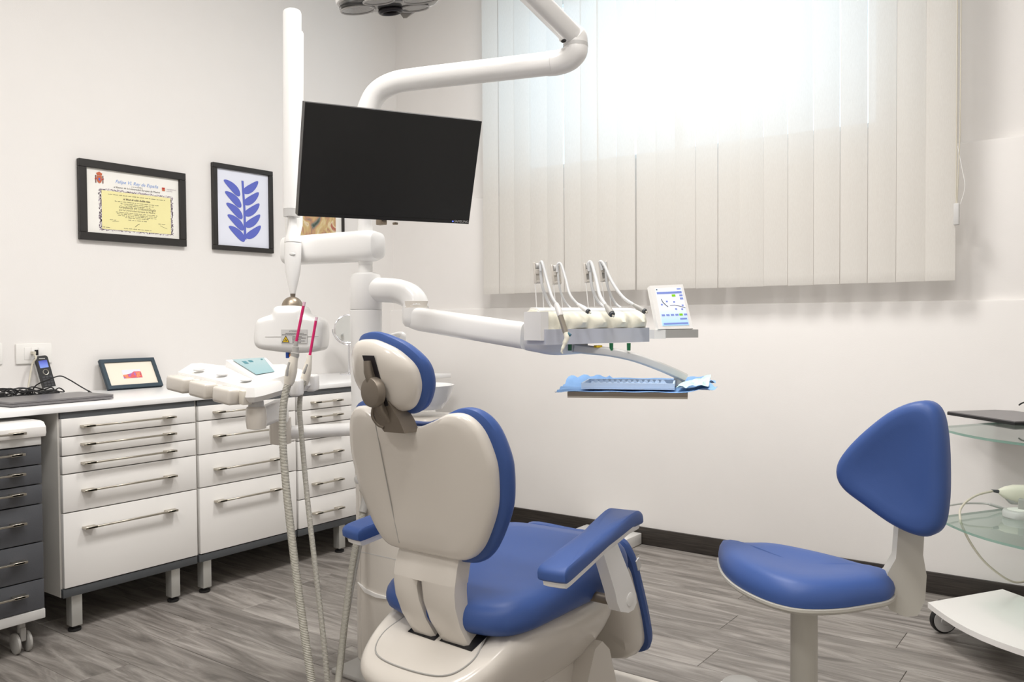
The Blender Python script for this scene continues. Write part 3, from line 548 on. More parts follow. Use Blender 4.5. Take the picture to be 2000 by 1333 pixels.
OL = [(505, 668), (506, 645), (510, 627), (524, 619), (538, 614), (545, 601), (558, 598), (584, 598), (597, 601), (604, 614), (620, 620), (633, 628), (637, 646), (636, 670), (630, 684), (602, 689), (570, 688), (540, 685), (514, 680)]
hd = obj('xray_head', pxpad(OL, za-.01, .155, .03), 'white', xr)
fz = za-.01-.0777
b = B().box(at(570, 658, fz+.0), (.18, .0008, .0012), M((RH, FH, Z)).transposed()); obj('seam', b, 'grey', hd)
def lp(px, py, d=.0): return at(px, py, fz-.0015-d)
b = B().prism([lp(549, 671), lp(600, 671), lp(600, 644), lp(549, 644)], FH*.0012); lb = obj('warning_label', b, 'lgrey', hd)
text('ATTENZIONE', lp(575, 647.5, .001), RH, Z, .0058, 'ink', hd, 'label_text')
rr_ = random.Random(8); q = B()
for x0_, x1_, y_ in [(557, 593, 651.5), (551, 598, 654.2)]+[(571, 571+rr_.uniform(14, 27), 658+2.8*k) for k in range(5)]:
    x_ = x0_
    while x_ < x1_: l_ = rr_.uniform(.8, 2.6); q.quad(lp(x_, y_+.5, .001), lp(x_+l_, y_+.5, .001), lp(x_+l_, y_-.5, .001), lp(x_, y_-.5, .001)); x_ += l_+.5
o = obj('fine_print', q, 'ink', hd); o['kind'] = 'stuff'
b = B().prism([lp(550.5, 669.3, .001), lp(565.5, 669.3, .001), lp(558, 655.8, .001)], FH*.0004); obj('radiation_sign_border', b, 'black', hd); b = B().prism([lp(552.2, 668.3, .0016), lp(563.8, 668.3, .0016), lp(558, 657.8, .0016)], FH*.0004); obj('radiation_sign', b, 'yellow', hd)
c0 = lp(558, 664.6, .0022); b = B()
for k in range(3):
    a0 = math.pi/2+2*math.pi*k/3-.0; b.prism([c0+(RH*math.cos(a0-.5)+Z*math.sin(a0-.5))*.0012, c0+(RH*math.cos(a0-.5)+Z*math.sin(a0-.5))*.0048, c0+(RH*math.cos(a0+.5)+Z*math.sin(a0+.5))*.0048, c0+(RH*math.cos(a0+.5)+Z*math.sin(a0+.5))*.0012], FH*.0003)
obj('trefoil', b, 'black', hd)
cz_ = za-.02; obj('collimator', B().lathe(at(574, 686, cz_), -Z, [(.018, -.004), (.018, .018), (.012, .022)], 24), 'grey', hd); obj('blue_marker', B().box(at(561.5, 694, cz_-.02), (.010, .012, .021), M((RH, FH, Z)).transposed()).bev(.002), 'bluep', hd); obj('orange_marker', B().lathe(at(569, 695, cz_-.02), FH, [(.0065, -.006), (.0065, .006)], 16), 'orange', hd); obj('dark_marker', B().box(at(582, 692, cz_-.01), (.006, .01, .018), M((RH, FH, Z)).transposed()), 'dgrey', hd)
b = B().tube([at(572, 497, za), at(569, 497, 3.06)], .024, 20); obj('arm_pivot', b, 'white', xr)
obj('indicator_dot', B().sph(at(566, 620, za-.075), .0016, 8), 'ink', hd)
# ------------------------------------------------------------------ monitor
TL, BL_, TR, BR_ = at(592, 199, 2.325), at(585.5, 422, 2.43), at(938, 237, 2.57), at(918.5, 438, 2.675)
U = ((TR-TL)+(BR_-BL_)).normalized(); Vd = ((TL-BL_)+(TR-BR_)).normalized(); N_ = U.cross(Vd).normalized(); ctr = (TL+BL_+TR+BR_)/4; Vd = N_.cross(U); mw = ((TR-TL).length+(BR_-BL_).length)/2; mh = ((TL-BL_).length+(TR-BR_).length)/2
if N_.dot(FW) > 0: N_ = -N_
mo = top('monitor', ctr-Vd*mh/2, 'black flat monitor, switched off, mounted on the dental unit pole', 'monitor')
def mp_(u, v, n=0): return ctr+U*u*mw/2+Vd*v*mh/2+N_*n
def mbox(u0, v0, u1, v1, n0, n1): return B().prism([mp_(u0, v0, n0), mp_(u1, v0, n0), mp_(u1, v1, n0), mp_(u0, v1, n0)], N_*(n1-n0))
obj('casing', mbox(-1, -1, 1, 1, -.032, 0).bev(.003, 2), 'black', mo); obj('screen', mbox(-.985, -.93, .985, .975, -.001, .0006), 'screenoff', mo); obj('lower_bezel', mbox(-.99, -.985, .99, -.935, -.001, .0012), 'screenoff', mo)
text('SAMSUNG', mp_(.90, -.955, .002), U, Vd, .0105, 'lgrey', mo, 'logo_text'); obj('power_led', mbox(.785, -.965, .80, -.95, 0, .002), mat('blue_led', (90, 110, 255), .4, emit=3), mo)
pm = V((PCX, PCY, mp_(0, 0).z-.02)); mb = mp_(.05, -.1, -.032)
obj('rear_box', mbox(-.4, -.6, .4, .5, -.062, -.03).bev(.01, 2), 'black', mo); obj('mount_plate', mbox(-.18, -.35, .22, .3, -.072, -.06), 'lgrey', mo)
b = B().tube([mb-N_*.03, mb-N_*.09, (mb-N_*.12+pm)/2, pm], .02, 14); obj('support_arm', b, 'white', mo)
obj('cable_clip', B().box(at(745, 434, 2.58), (.03, .02, .018)).bev(.003), 'bronze', mo); obj('cable_clip', B().box(at(772, 437, 2.60), (.016, .012, .008)).bev(.003), 'bronze', mo)
# ------------------------------------------------------------------ operating lamp with jointed arm
lampa = [(PCX, PCY, 1.50), (PCX, PCY, 1.56), (PCX, PCY, 1.70)]
ol = top('operating_lamp', (PCX, PCY, 1.5), 'white operating lamp on a long jointed arm over the chair', 'dental lamp')
b = B().cyl((PCX, PCY, 1.49), (PCX, PCY, 1.85), .024, .024, 28); b.lathe((PCX, PCY, 1.49), Z, [(.0255, 0), (.0255, .03)], 28); obj('post', b, 'white', ol)
pts = [(PCX, PCY, 1.80), (PCX, PCY, 1.86), at(722, 206, 2.89), at(738, 180, 2.885), at(768, 163, 2.87), at(810, 155, 2.85), at(950, 138.5, 2.77), at(1080, 123.5, 2.69)]
b = B().tube(cat(pts, 8), [.026+.011*min(1, k/14) for k in range(8*7+1)], 24); obj('lower_arm', b, 'white', ol)
j = at(1127, 92, 2.65)
b = B().tube(cat([at(1070, 124.6, 2.70), at(1092, 122, 2.685), at(1112, 114, 2.67), at(1123.5, 101, 2.66), at(1124, 92, 2.66)], 8), .0385, 24); obj('elbow', b, 'white', ol)
b = B().tube([at(1124, 93, 2.66), at(1124, 86, 2.66)], .0395, 24); obj('joint_ring', b, 'lgrey', ol)
b = B().tube(cat([at(1124, 87, 2.66), at(1124, 78, 2.66), at(1119, 70, 2.655), at(1106, 61, 2.64)], 6), [.0385]*12+[.036]*7, 24); obj('knuckle', b, 'white', ol)
e1 = at(800, -250, 2.2)
b = B().tube([at(1119, 71, 2.65), at(1112, 65, 2.645), e1], [.024, .0335, .0335], 28, (1, .94, .7), FH); obj('upper_arm', b, 'white', ol)
obj('spring_slot', B().sph(at(1101, 80, 2.615), (.010, .004, .006), 10), 'black', ol)
hc = at(760, -2, 2.02); hc.z = 1.965
b = B().tube(cat([e1, e1+V((-.02, 0, .005)), hc+V((.02, .03, .17)), hc+V((0, 0, .06))], 6), .02, 16); obj('head_yoke', b, 'white', ol)
lob = [(.122, .03), (.10, .075), (.055, .078), (.02, .098), (-.03, .085), (-.07, .062), (-.118, .05), (-.128, .0), (-.10, -.05), (-.045, -.07), (0, -.09), (.05, -.075), (.105, -.055), (.128, -.01)]
sm = [(q.x, q.y) for q in ccat([(a, c, 0) for a, c in lob], 5)]
LT = M.Rotation(math.radians(5), 3, RH) @ M.Rotation(math.radians(-6), 3, FH)
def lf(u, v, h): return hc+LT @ (RH*u+FH*v+Z*h)
b = B().pad(sm, (0, 0), [(('s', .02), .06), (('s', .5), .055), (('s', .85), .04), (.004, .02), (0, .008), (.001, -.002), (.008, -.006)], lf); obj('lamp_shell', b, 'white', ol)
lf_ = lambda u, v, h: lf(u, v, h-.004)
b = B().pad(sm, (0, 0), [(.006, 0), (.006, -.006), (.014, -.010), (('s', .6), -.013), (('s', .02), -.013)], lf_); obj('lens_cover', b, 'lens', ol)
for u_, v_, a_, c_ in ((-.078, .006, .040, .034), (.075, -.02, .042, .03), (.052, .045, .036, .026), (-.02, -.045, .036, .026)):
    ring = [lf(u_+a_*math.cos(t_), v_+c_*math.sin(t_), -.018) for t_ in [2*math.pi*k/28 for k in range(29)]]
    obj('reflector', B().prism(ring[:-1], V((0, 0, .004))), 'lens', ol); obj('reflector_rim', B().tube(ring, .0022, 6), 'lgrey', ol)
ring = [lf(-.004+.024*math.cos(t_), .03+.020*math.sin(t_), -.022) for t_ in [2*math.pi*k/28 for k in range(29)]]
obj('grip_ring', B().tube(ring, .006, 10), 'darklens', ol)
b = B().loft([[lf(.012, .075, -.014), lf(.052, .078, -.014), lf(.052, .09, -.014), lf(.012, .088, -.014)], [lf(.020, .080, -.028), lf(.028, .081, -.028), lf(.028, .085, -.028), lf(.020, .084, -.028)]]); obj('sensor_prism', b, 'grey', ol)
# ------------------------------------------------------------------ dentist's instrument console
iu = V((.269, .963, 0)).normalized(); inn = V((iu.y, -iu.x, 0)); CL = .385
I0 = at(1077, 674, 2.30)
dc = top('instrument_console', I0+iu*CL/2, 'white instrument console on a jointed arm, with cream silicone holders and a touch screen', 'instrument console')
def ip(a, d, h): return I0+iu*a-inn*d+Z*h         # a along, d depth behind front, h above the lower edge
def ibox(a0, d0, h0, a1, d1, h1): return B().prism([ip(a0, d0, h0), ip(a1, d0, h0), ip(a1, d1, h0), ip(a0, d1, h0)], Z*(h1-h0))
obj('console_body', ibox(-.02, 0, 0, CL, .082, .042).bev(.008, 3), 'conb', dc)
obj('end_cap', ibox(-.032, .006, .012, -.005, .078, .09).bev(.016, 4), 'white', dc)
b = B(); n = 60; prof = []
for k in range(n+1):
    a = -.022+(CL+.018)*k/n; sc_ = max(0, math.cos((a-.115)/(.0785)*2*math.pi)*.5+.5)**.7 if a > .045 else 0
    prof.append([ip(a, .012, .040), ip(a, .014-.016*sc_, .047), ip(a, .012-.022*sc_, .060), ip(a, .014-.014*sc_, .074), ip(a, .022-.006*sc_, .087), ip(a, .036, .093), ip(a, .066, .096), ip(a, .077, .09), ip(a, .08, .04)])
b.loft(prof); obj('silicone_holder', b, 'cream', dc, 60)
b = B().loft([[ip(a, .032, .0925), ip(a, .04, .099), ip(a, .07, .102), ip(a, .077, .093), ip(a, .066, .088)] for a in (-.015, .0, .10, .25, CL-.02)]); obj('top_cover', b, 'white', dc)
for px_ in (1113, 1194, 1228):
    p = at(px_, 679, 2.42); obj('green_connector', B().cyl(p+Z*.012, p-Z*.009, .0058, .0052, 16), 'green', dc)
p = at(1168, 677, 2.42); obj('yellow_tab', B().box(p, (.012, .022, .006), M((inn, iu, Z)).transposed()), 'yellow', dc)
# arm from the column
ae = at(812, 612, 2.82)
c1 = [V((PCX, PCY, 1.305)), at(745, 567, 2.885), at(775, 569, 2.87), at(798, 577, 2.85), at(810, 590, 2.835), at(812, 602, 2.83)]
b = B().tube(cat(c1, 6), [.04]*7+[.040, .04, .04, .04, .04, .0395, .039, .038, .037, .036, .034, .032, .030, .026, .022, .018, .016], 24, (1, 1.25, .8), Z) if False else B().tube(cat(c1, 6), [.0415 for k in range(31)], 24, (1, 1.0, .85), Z); obj('column_arm', b, 'white', dc)
jt = at(812, 612, 2.83); b = B().lathe(V((jt.x, jt.y, 0)), Z, [(.041, 1.238), (.041, 1.262)], 28); obj('joint_collar', b, 'shell', dc)
b = B().lathe(V((jt.x, jt.y, 0)), Z, [(.02, 1.175), (.036, 1.178), (.044, 1.19), (.046, 1.21), (.045, 1.24)], 32); obj('elbow_joint', b, 'white', dc)
q0, q1 = at(808, 622, 2.82), at(1030, 657, 2.42)
b = B().tube([q0, q0+(q1-q0)*.06, q0+(q1-q0)*.08, q1], [.034, .0375, .038, .038], 24, (1, .72, .6), Z); obj('balance_arm', b, 'white', dc)
b = B().tube(cat([at(1008, 652, 2.46), at(1028, 657, 2.44), at(1050, 666, 2.43), at(1085, 677, 2.43), at(1145, 679, 2.45)], 6), [.037]*10+[.036-.0014*k for k in range(15)], 24, (1, .8, .7), Z); obj('console_joint', b, 'white', dc)
# tray arm and pan
b = B().tube(cat([at(1120, 680, 2.44), at(1150, 684, 2.44), at(1190, 688, 2.44), at(1240, 699, 2.45), at(1290, 717, 2.46), at(1322, 731, 2.47), at(1338, 739, 2.47)], 6), .013, 16, (1, 1.9, .5), Z); obj('tray_arm', b, 'lgrey', dc)
pz = .992; tp = at(1327, 745, 2.47); b = B().cyl(V((tp.x, tp.y, pz-.012)), V((tp.x, tp.y, at(1327, 730, 2.47).z)), .017, .0155, 20); obj('tray_post', b, 'lgrey', dc)
# screen and handle
s_tl, s_tr, s_br, s_bl = at(1269, 558.5, 2.50), at(1333.6, 555.6, 2.56), at(1354, 642, 2.50), at(1286, 643, 2.44)
sU = ((s_tr-s_tl)+(s_br-s_bl)).normalized(); sN = sU.cross(((s_tl-s_bl)+(s_tr-s_br)).normalized()).normalized(); sN = -sN if sN.dot(FW) > 0 else sN
def q4(a, b_, c, d, off, th): return B().prism([a+sN*off, b_+sN*off, c+sN*off, d+sN*off], sN*th)
ts = obj('touch_screen', q4(s_bl, s_br, s_tr, s_tl, -.014, .014).bev(.004, 3, 50), 'white', dc)
def sp(u, v): return (s_tl*(1-u)+s_tr*u)*(1-v)+(s_bl*(1-u)+s_br*u)*v
i4 = [sp(.13, .935), sp(.90, .925), sp(.93, .075), sp(.14, .075)]
obj('display', q4(*i4, .0004, .0006), 'lcd', ts)
def sq_(u, v): return ((i4[3]*(1-u)+i4[2]*u)*(1-v)+(i4[0]*(1-u)+i4[1]*u)*v)+sN*.0014
def icon(u0, v0, u1, v1, m, nme='screen_icon'): obj(nme, B().prism([sq_(u0, v1), sq_(u1, v1), sq_(u1, v0), sq_(u0, v0)], sN*.0003), m, ts)
icon(.02, .10, .96, .155, 'lcdui'); icon(.02, .02, .06, .05, 'lcdink'); icon(.8, .02, .95, .05, 'lcdui'); icon(.56, .18, .70, .24, 'lcdgreen'); icon(.85, .19, .97, .235, 'lcdui'); icon(.85, .27, .97, .32, 'lcdui')
for k, u in enumerate((.04, .21, .38, .55, .88)): icon(u, .70, u+.12, .745, 'lcdui')
icon(.70, .695, .83, .75, 'lcdgreen'); icon(.70, .81, .96, .85, 'lcdui'); icon(.05, .93, .97, .97, 'lcdui')
for u, v in ((.12, .44), (.33, .36), (.60, .38), (.62, .57), (.90, .48), (.85, .58)): icon(u-.035, v-.02, u+.035, v+.02, 'lcdui'); icon(u-.012, v-.010, u+.012, v+.010, 'lcdink')
obj('pedal_graphic', B().tube([sq_(.14, .29), sq_(.17, .37), sq_(.27, .46), sq_(.34, .505)], .0011, 6).tube([sq_(.42, .47), sq_(.6, .465), sq_(.8, .5), sq_(.98, .55)], .0008, 6), 'lcdink', ts)
h0, h1 = at(1279, 652, 2.45), at(1362, 654, 2.48); hd_ = (h1-h0); hd_.z = 0; L_ = hd_.length; hd_.normalize(); hn = V((hd_.y, -hd_.x, 0))
def hb(a0, a1, z0, z1, d0, d1): return B().prism([h0+hd_*a0+hn*d0+Z*z0, h0+hd_*a1+hn*d0+Z*z0, h0+hd_*a1+hn*d1+Z*z0, h0+hd_*a0+hn*d1+Z*z0], Z*(z1-z0))
obj('handle_bracket', hb(-.004, .032, -.015, .011, -.03, .006).bev(.003), 'white', dc); obj('handle', hb(.03, L_, -.013, .011, -.045, .006).bev(.004, 3), 'grey', dc)
# ------------------------------------------------------------------ instruments with whip arms
def resamp(pts, step):
    P = cat(pts, 24); out = [P[0]]; acc = 0
    for a, c in zip(P, P[1:]):
        d = (c-a).length; t_ = step-acc
        while t_ <= d: out.append(a+(c-a)*(t_/d)); t_ += step
        acc = d-(t_-step)
    return out
whips = [((1055, 601), (1050, 513), 2.42), ((1092, 600), (1084, 517), 2.47), ((1155, 596), (1147, 514), 2.56), ((1187, 596), (1177, 511), 2.61)]
def whip(i):
    (bx_, by_), (tx_, ty_), z_ = whips[i]; p0, p1 = at(bx_, by_, z_), at(tx_, ty_, z_); ax = (p1-p0); ln = ax.length; ax.normalize(); su = (iu*.75+RH*.5); su = (su-ax*su.dot(ax)).normalized(); sn = su.cross(ax)
    wl = obj('whip_arm', B().tube([p0-ax*.02-su*.011, p1-su*.011], .0016, 8).tube([p0-ax*.02+su*.011, p1+su*.011], .0016, 8).box(p0+ax*ln*.62, (.002, .002, .002)), 'white', dc)
    Rm = M((su, sn, ax)).transposed(); b = B()
    b.box(p0+ax*ln*.77-su*.0115, (.005, .010, ln*.46), Rm).box(p0+ax*ln*.77+su*.0115, (.005, .010, ln*.46), Rm).box(p0+ax*ln*.79, (.02, .010, ln*.10), Rm); b.bev(.001, 1); obj('whip_frame', b, 'shell', wl)
    obj('roller', B().cyl(p0+ax*ln*.92-su*.008, p0+ax*ln*.92+su*.008, .0085, .0085, 20), 'lgrey', wl); obj('roller', B().cyl(p0+ax*ln*.57-su*.009, p0+ax*ln*.57+su*.009, .005, .005, 16), 'shell', wl)
    obj('slot_plate', B().box(p0+ax*ln*.68, (.013, .002, ln*.14), Rm), 'grey' if i in (2, 3) else 'shell', wl)
    return p1
tops = [whip(i) for i in range(4)]
def back_hose(i, b, r):
    (bx_, by_), (tx_, ty_), z_ = whips[i]; b.tube(cat([at(tx_+5, ty_+1, z_-.006), at(tx_+8, ty_+40, z_-.012), at(tx_+16, ty_+66, z_-.008), at(tx_+26, by_-2, z_-.01), at(tx_+36, by_+6, z_-.03)], 6), r, 8)
ins = []
t = top('air_water_syringe', at(1100, 690, 2.27), 'steel air-water syringe hanging in front of the cream holder, leftmost hose', 'dental instrument', 'handpiece hoses on the whip arms'); 
b = B().tube(cat([at(1056, 530, 2.40), at(1056, 514, 2.405), at(1060, 516, 2.395), at(1069, 550, 2.36), at(1078, 580, 2.31), at(1088, 597, 2.285), at(1091, 608, 2.275)], 8), .0044, 10); back_hose(0, b, .0042); obj('hose', b, 'hose2', t)
obj('grip', B().tube([at(1086, 594, 2.285), at(1091, 606, 2.275), at(1094.5, 617, 2.27)], [.0065, .0085, .0085], 16), 'white', t); obj('steel_body', B().tube([at(1094, 616, 2.27), at(1105.5, 652, 2.265)], .0078, 18), 'steel', t)
obj('button', B().cyl(at(1109, 652, 2.262), at(1114.5, 655.5, 2.258), .0045, .004, 12), 'sensor', t); obj('nozzle', B().tube(cat([at(1105, 650, 2.265), at(1107, 660, 2.26), at(1103, 671, 2.258), at(1098.5, 682, 2.255), at(1097, 688, 2.255), at(1099, 691, 2.255)], 5), [.0075]*6+[.0065]*5+[.0045]*5+[.003]*5+[.0022]*5, 12), 'cream', t)
def hp(i, pts, r, rend, rim, label, lastm):
    t = top('handpiece_hose', at(*pts[-1]), label, 'dental instrument', 'handpiece hoses on the whip arms')
    P = [at(*p) for p in pts]; b = B().tube(cat(P, 8), [r]*(8*(len(P)-1)+1), 10); back_hose(i, b, r*.85); obj('hose', b, 'hose2', t)
    d = (P[-1]-P[-2]).normalized(); e = P[-1]
    obj('coupling_sleeve', B().tube([e-d*.035, e-d*.012, e+d*.004], [r, rend, rend], 18), lastm, t); obj('coupling_rim', B().lathe(e+d*.003, d, [(rim*.6, 0), (rim, .001), (rim, .007), (rim*.7, .008), (rim*.3, .008)], 20), 'dgrey', t)
    obj('coupling_pin', B().cyl(e+d*.009, e+d*.018, rim*.4, rim*.35, 12), 'steel', t)
hp(1, [(1088, 532, 2.46), (1089, 517, 2.46), (1096, 517, 2.455), (1105, 545, 2.42), (1113, 575, 2.38), (1128, 594, 2.355), (1145, 606, 2.335)], .0038, .007, .0068, 'grey handpiece hose draped over the second whip arm', 'white')
hp(2, [(1151, 530, 2.55), (1150, 514, 2.55), (1156, 516, 2.545), (1165, 548, 2.50), (1172, 578, 2.45), (1184, 598, 2.42), (1193, 611, 2.40)], .0054, .0098, .0085, 'thick grey handpiece hose draped over the third whip arm', 'grey')
hp(3, [(1176, 528, 2.60), (1172, 512, 2.60), (1180, 518, 2.59), (1196, 552, 2.55), (1216, 580, 2.51), (1238, 596, 2.48), (1255, 606, 2.46)], .0048, .0075, .0078, 'grey handpiece hose over the fourth whip arm, nearest the touch screen', 'grey')
# ------------------------------------------------------------------ steel tray, paper, inner tray, pouch
tz = pz; fr = at(1343, 776.5, 2.28); aD = math.radians(12); tU = RH*math.cos(aD)-FH*math.sin(aD); tD = FH*math.cos(aD)+RH*math.sin(aD); TW, TD = .325, .23
T0 = V((fr.x, fr.y, tz))-tU*TW
def tpn(u, d, h): return T0+tU*u+tD*d+Z*h
st = top('steel_tray', tpn(TW/2, TD/2, -.008), 'rectangular steel tray lined with blue paper under the console', 'tray')
b = B().prism([tpn(0, 0, -.01), tpn(TW, 0, -.01), tpn(TW, TD, -.01), tpn(0, TD, -.01)], Z*.005); b.bev(.002, 2); obj('pan', b, 'steel', st)
b = B()
for a, c in (((0, 0), (TW, .004)), ((0, TD-.004), (TW, TD)), ((0, .004), (.004, TD-.004)), ((TW-.004, .004), (TW, TD-.004))): b.prism([tpn(a[0], a[1], -.0052), tpn(c[0], a[1], -.0052), tpn(c[0], c[1], -.0052), tpn(a[0], c[1], -.0052)], Z*.011)
obj('rim', b.bev(.001, 1), 'bronze2', st)
b = B(); nx, ny = 44, 26; loops = []; r = random.Random(9)
for jx in range(nx+1):
    l = []
    for jy in range(ny+1):
        u = -.038+(TW+.105)*jx/nx; d = .006+(TD+.045)*jy/ny
        out_ = max(0, -u, u-TW)/.05; h = .0068+.004*math.sin(u*60+d*22)*(.2+out_)+.012*max(0, d-TD+.03)/.05+.003*math.sin(u*140+1.3*d*80)*out_+.013*max(0, u-TW)/.05*(1-d*1.5)+(.006*abs(math.sin(u*75+2*d))*max(0, d-TD+.03)/.05 if u < .09 else 0)
        l.append(tpn(u+(.012*math.sin(d*40) if u > TW else 0), d, h))
    loops.append(l)
b.loft(loops, cap=False, closed=False); tag(obj('tray_paper', b, 'bluepaper'), 'crumpled blue paper liner spread over the steel tray', 'paper')
pt = top('instrument_tray', tpn(.15, .11, .012), 'pale blue plastic instrument tray with toothed rests on the blue paper', 'tray')
def ib(u0, d0, u1, d1, h0, h1): return B().prism([tpn(u0, d0, h0), tpn(u1, d0, h0), tpn(u1, d1, h0), tpn(u0, d1, h0)], Z*(h1-h0))
u0, d0, u1, d1 = .035, .03, .29, .19
obj('floor_panel', ib(u0, d0, u1, d1, .012, .015), 'traywhite', pt)
b = B()
for a in ((u0, d0, u1, d0+.005), (u0, d1-.005, u1, d1), (u0, d0+.005, u0+.005, d1-.005), (u1-.005, d0+.005, u1, d1-.005)): b.prism([tpn(a[0], a[1], .0155), tpn(a[2], a[1], .0155), tpn(a[2], a[3], .0155), tpn(a[0], a[3], .0155)], Z*.0135)
obj('wall', b, 'traywhite', pt)
for dd in (.07, .15):
    z = [(u0+.02, .016)]
    for k in range(13): z += [(u0+.02+k*.016, .021), (u0+.024+k*.016, .030), (u0+.03+k*.016, .030)]
    z += [(u0+.23, .021), (u0+.23, .016)]
    obj('toothed_rest', B().prism([tpn(a, dd, h) for a, h in z], tD*.006), 'traywhite', pt)
b = B(); loops = []; r = random.Random(3)
for k in range(11):
    u = .295+.085*k/10; l = []
    for q in range(7): l.append(tpn(u+.01*(q/6), .02+.14*q/6+.03*(k/10), .016+.010*r.random()+.022*(k/10)*(q/6)))
    loops.append(l)
b.loft(loops, cap=False, closed=False); tag(obj('sterile_pouch', b, 'pouch', None, 10), 'crumpled pale green sterile pouch at the right tray end', 'pouch')
# ------------------------------------------------------------------ assistant's panel
ap = top('assistant_panel', at(500, 790, 2.42), 'white assistant control panel with hose holders and teal screen on a swing arm', 'control panel')
outl = [(345, 727, 2.62), (372, 710, 2.72), (392, 709, 2.74), (423, 713, 2.72), (460, 716, 2.73), (530, 712, 2.74), (556, 711, 2.72), (590, 722, 2.66), (613, 735, 2.58), (592, 738, 2.53), (561, 741.5, 2.47), (513, 755, 2.39), (497, 758, 2.37), (481.5, 758.5, 2.38), (440, 748, 2.45), (400, 738, 2.53)]
tp3 = [at(*p) for p in outl]; cc = sum(tp3, V((0, 0, 0)))/len(tp3)
th = .046
b = B().loft([[p+(cc-p)*.25-Z*th*1.0 for p in tp3], [p+(cc-p)*.06-Z*th*.95 for p in tp3], [p-(cc-p)*.03-Z*th*.55 for p in tp3], [p-Z*.008 for p in tp3], [p+(cc-p)*.02 for p in tp3], [p+(cc-p)*.5+Z*.004 for p in tp3], [cc+(p-cc)*.02+Z*.006 for p in tp3]]); bd = obj('panel_body', b, 'white', ap, 30)
# holder blocks on the left edge
lc = [(358, 736, 2.60), (412, 751, 2.515), (450, 761, 2.44)]
ldir = (at(481, 760, 2.38)-at(345, 729, 2.62)); lz = ldir.normalized(); ln_ = lz.cross(Z); ln_.normalize(); ln_ = -ln_ if ln_.dot(FW) > 0 else ln_
Rl = M((lz, ln_, lz.cross(ln_))).transposed()
for k, (f0_, f1_) in enumerate(((.0, .255), (.345, .585), (.685, .92))):
    p = at(345, 729, 2.62)+ldir*((f0_+f1_)/2); obj('holder_block', B().box(p+ln_*.012-Z*.027, (ldir.length*(f1_-f0_), .05, .046), Rl).bev(.009, 3), 'shell', ap)
    if k: pass
for f_ in (.30, .64, .965):
    p = at(345, 729, 2.62)+ldir*f_; obj('slot_insert', B().box(p-ln_*.006-Z*.026, (ldir.length*.06, .03, .04), Rl).bev(.003, 2), 'offwhite', ap)
for px_, py_, zz in ((389, 728.5, 2.60), (434, 738, 2.53), (481, 749, 2.45)):
    c0 = at(px_, py_, zz); nrm = (tp3[4]-tp3[13]).cross(tp3[0]-tp3[13]); nrm.normalize(); nrm = -nrm if nrm.z < 0 else nrm
    obj('recess_ring', B().lathe(c0+nrm*.0105, nrm, [(.0165, -.002), (.0165, .0006), (.012, -.0004), (.004, -.0006)], 28), 'lgrey', ap)
# screen hood
sc4 = [at(442, 707, 2.66), at(520, 703, 2.64), at(556, 738, 2.46), at(508, 752, 2.43)]
hn_ = (sc4[1]-sc4[0]).cross(sc4[3]-sc4[0]).normalized(); hn_ = -hn_ if hn_.z < 0 else hn_
b = B().loft([[p-Z*.03+(sum(sc4, V((0, 0, 0)))/4-p)*-.04 for p in sc4], [p+hn_*.006 for p in sc4]]).bev(.005, 3); hood = obj('screen_hood', b, 'white', ap)
d4 = [at(454.5, 707.3, 2.645), at(516, 705, 2.635), at(538, 733, 2.50), at(501, 736, 2.49)]
dc0 = sum(d4, V((0, 0, 0)))/4; off = max((p+hn_*.006-dc0).dot(hn_) for p in sc4)+.0012
d4 = [p+hn_*(off-(p-dc0).dot(hn_)) for p in d4]
obj('display', B().prism(d4, hn_*.0008), 'lcdteal', hood)
def dq(u, v): return (d4[0]*(1-u)+d4[1]*u)*(1-v)+(d4[3]*(1-u)+d4[2]*u)*v+hn_*.0012
for u0, v0, u1, v1 in ((.2, .17, .33, .34), (.42, .15, .55, .27), (.86, .10, .92, .17)): obj('screen_icon', B().prism([dq(u0, v1), dq(u1, v1), dq(u1, v0), dq(u0, v0)], hn_*.0003), 'lcdtealdark', hood)
# right holder blocks
for px_, py_, zz in ((575, 757, 2.485), (606, 748, 2.575)):
    obj('holder_block', B().box(at(px_+4, py_, zz+.01), (.032, .055, .05), M.Rotation(.6, 3, 'Z')).bev(.008, 3), 'white', ap)
# stalk, swivel and arm back to the unit
s0 = at(500, 778, 2.44); sx = V((s0.x, s0.y, 0))
zt_ = s0.z; zb_ = at(500, 840, 2.44).z
b = B().lathe(sx, Z, [(.018, zt_), (.022, zt_-.012), (.022, zt_-.03)], 24); obj('stalk', b, 'lgrey', ap)
b = B().lathe(sx, Z, [(.01, zb_), (.027, zb_+.004), (.030, zb_+.03), (.028, zt_-.028), (.024, zt_-.024)], 28); obj('swivel', b, 'shell', ap)
el = at(548, 846, 2.79); a0 = at(506, 818, 2.46)
b = B().tube([a0, a0+(at(545, 800, 2.62)-a0)*.5, at(545, 800, 2.66), at(552, 812, 2.76)], [.028, .030, .032, .028], 20, (1, .7, .6), Z); obj('inner_arm', b, 'white', ap)
b = B().lathe(V((el.x, el.y, 0)), Z, [(.02, el.z-.038), (.034, el.z-.034), (.036, el.z), (.034, el.z+.05), (.02, el.z+.058)], 28); obj('elbow', b, 'shell', ap)
ee = V((-2.12, 2.12, el.z-.008)); b = B().tube([el, ee], .0225, 20); obj('outer_arm', b, 'white', ap)
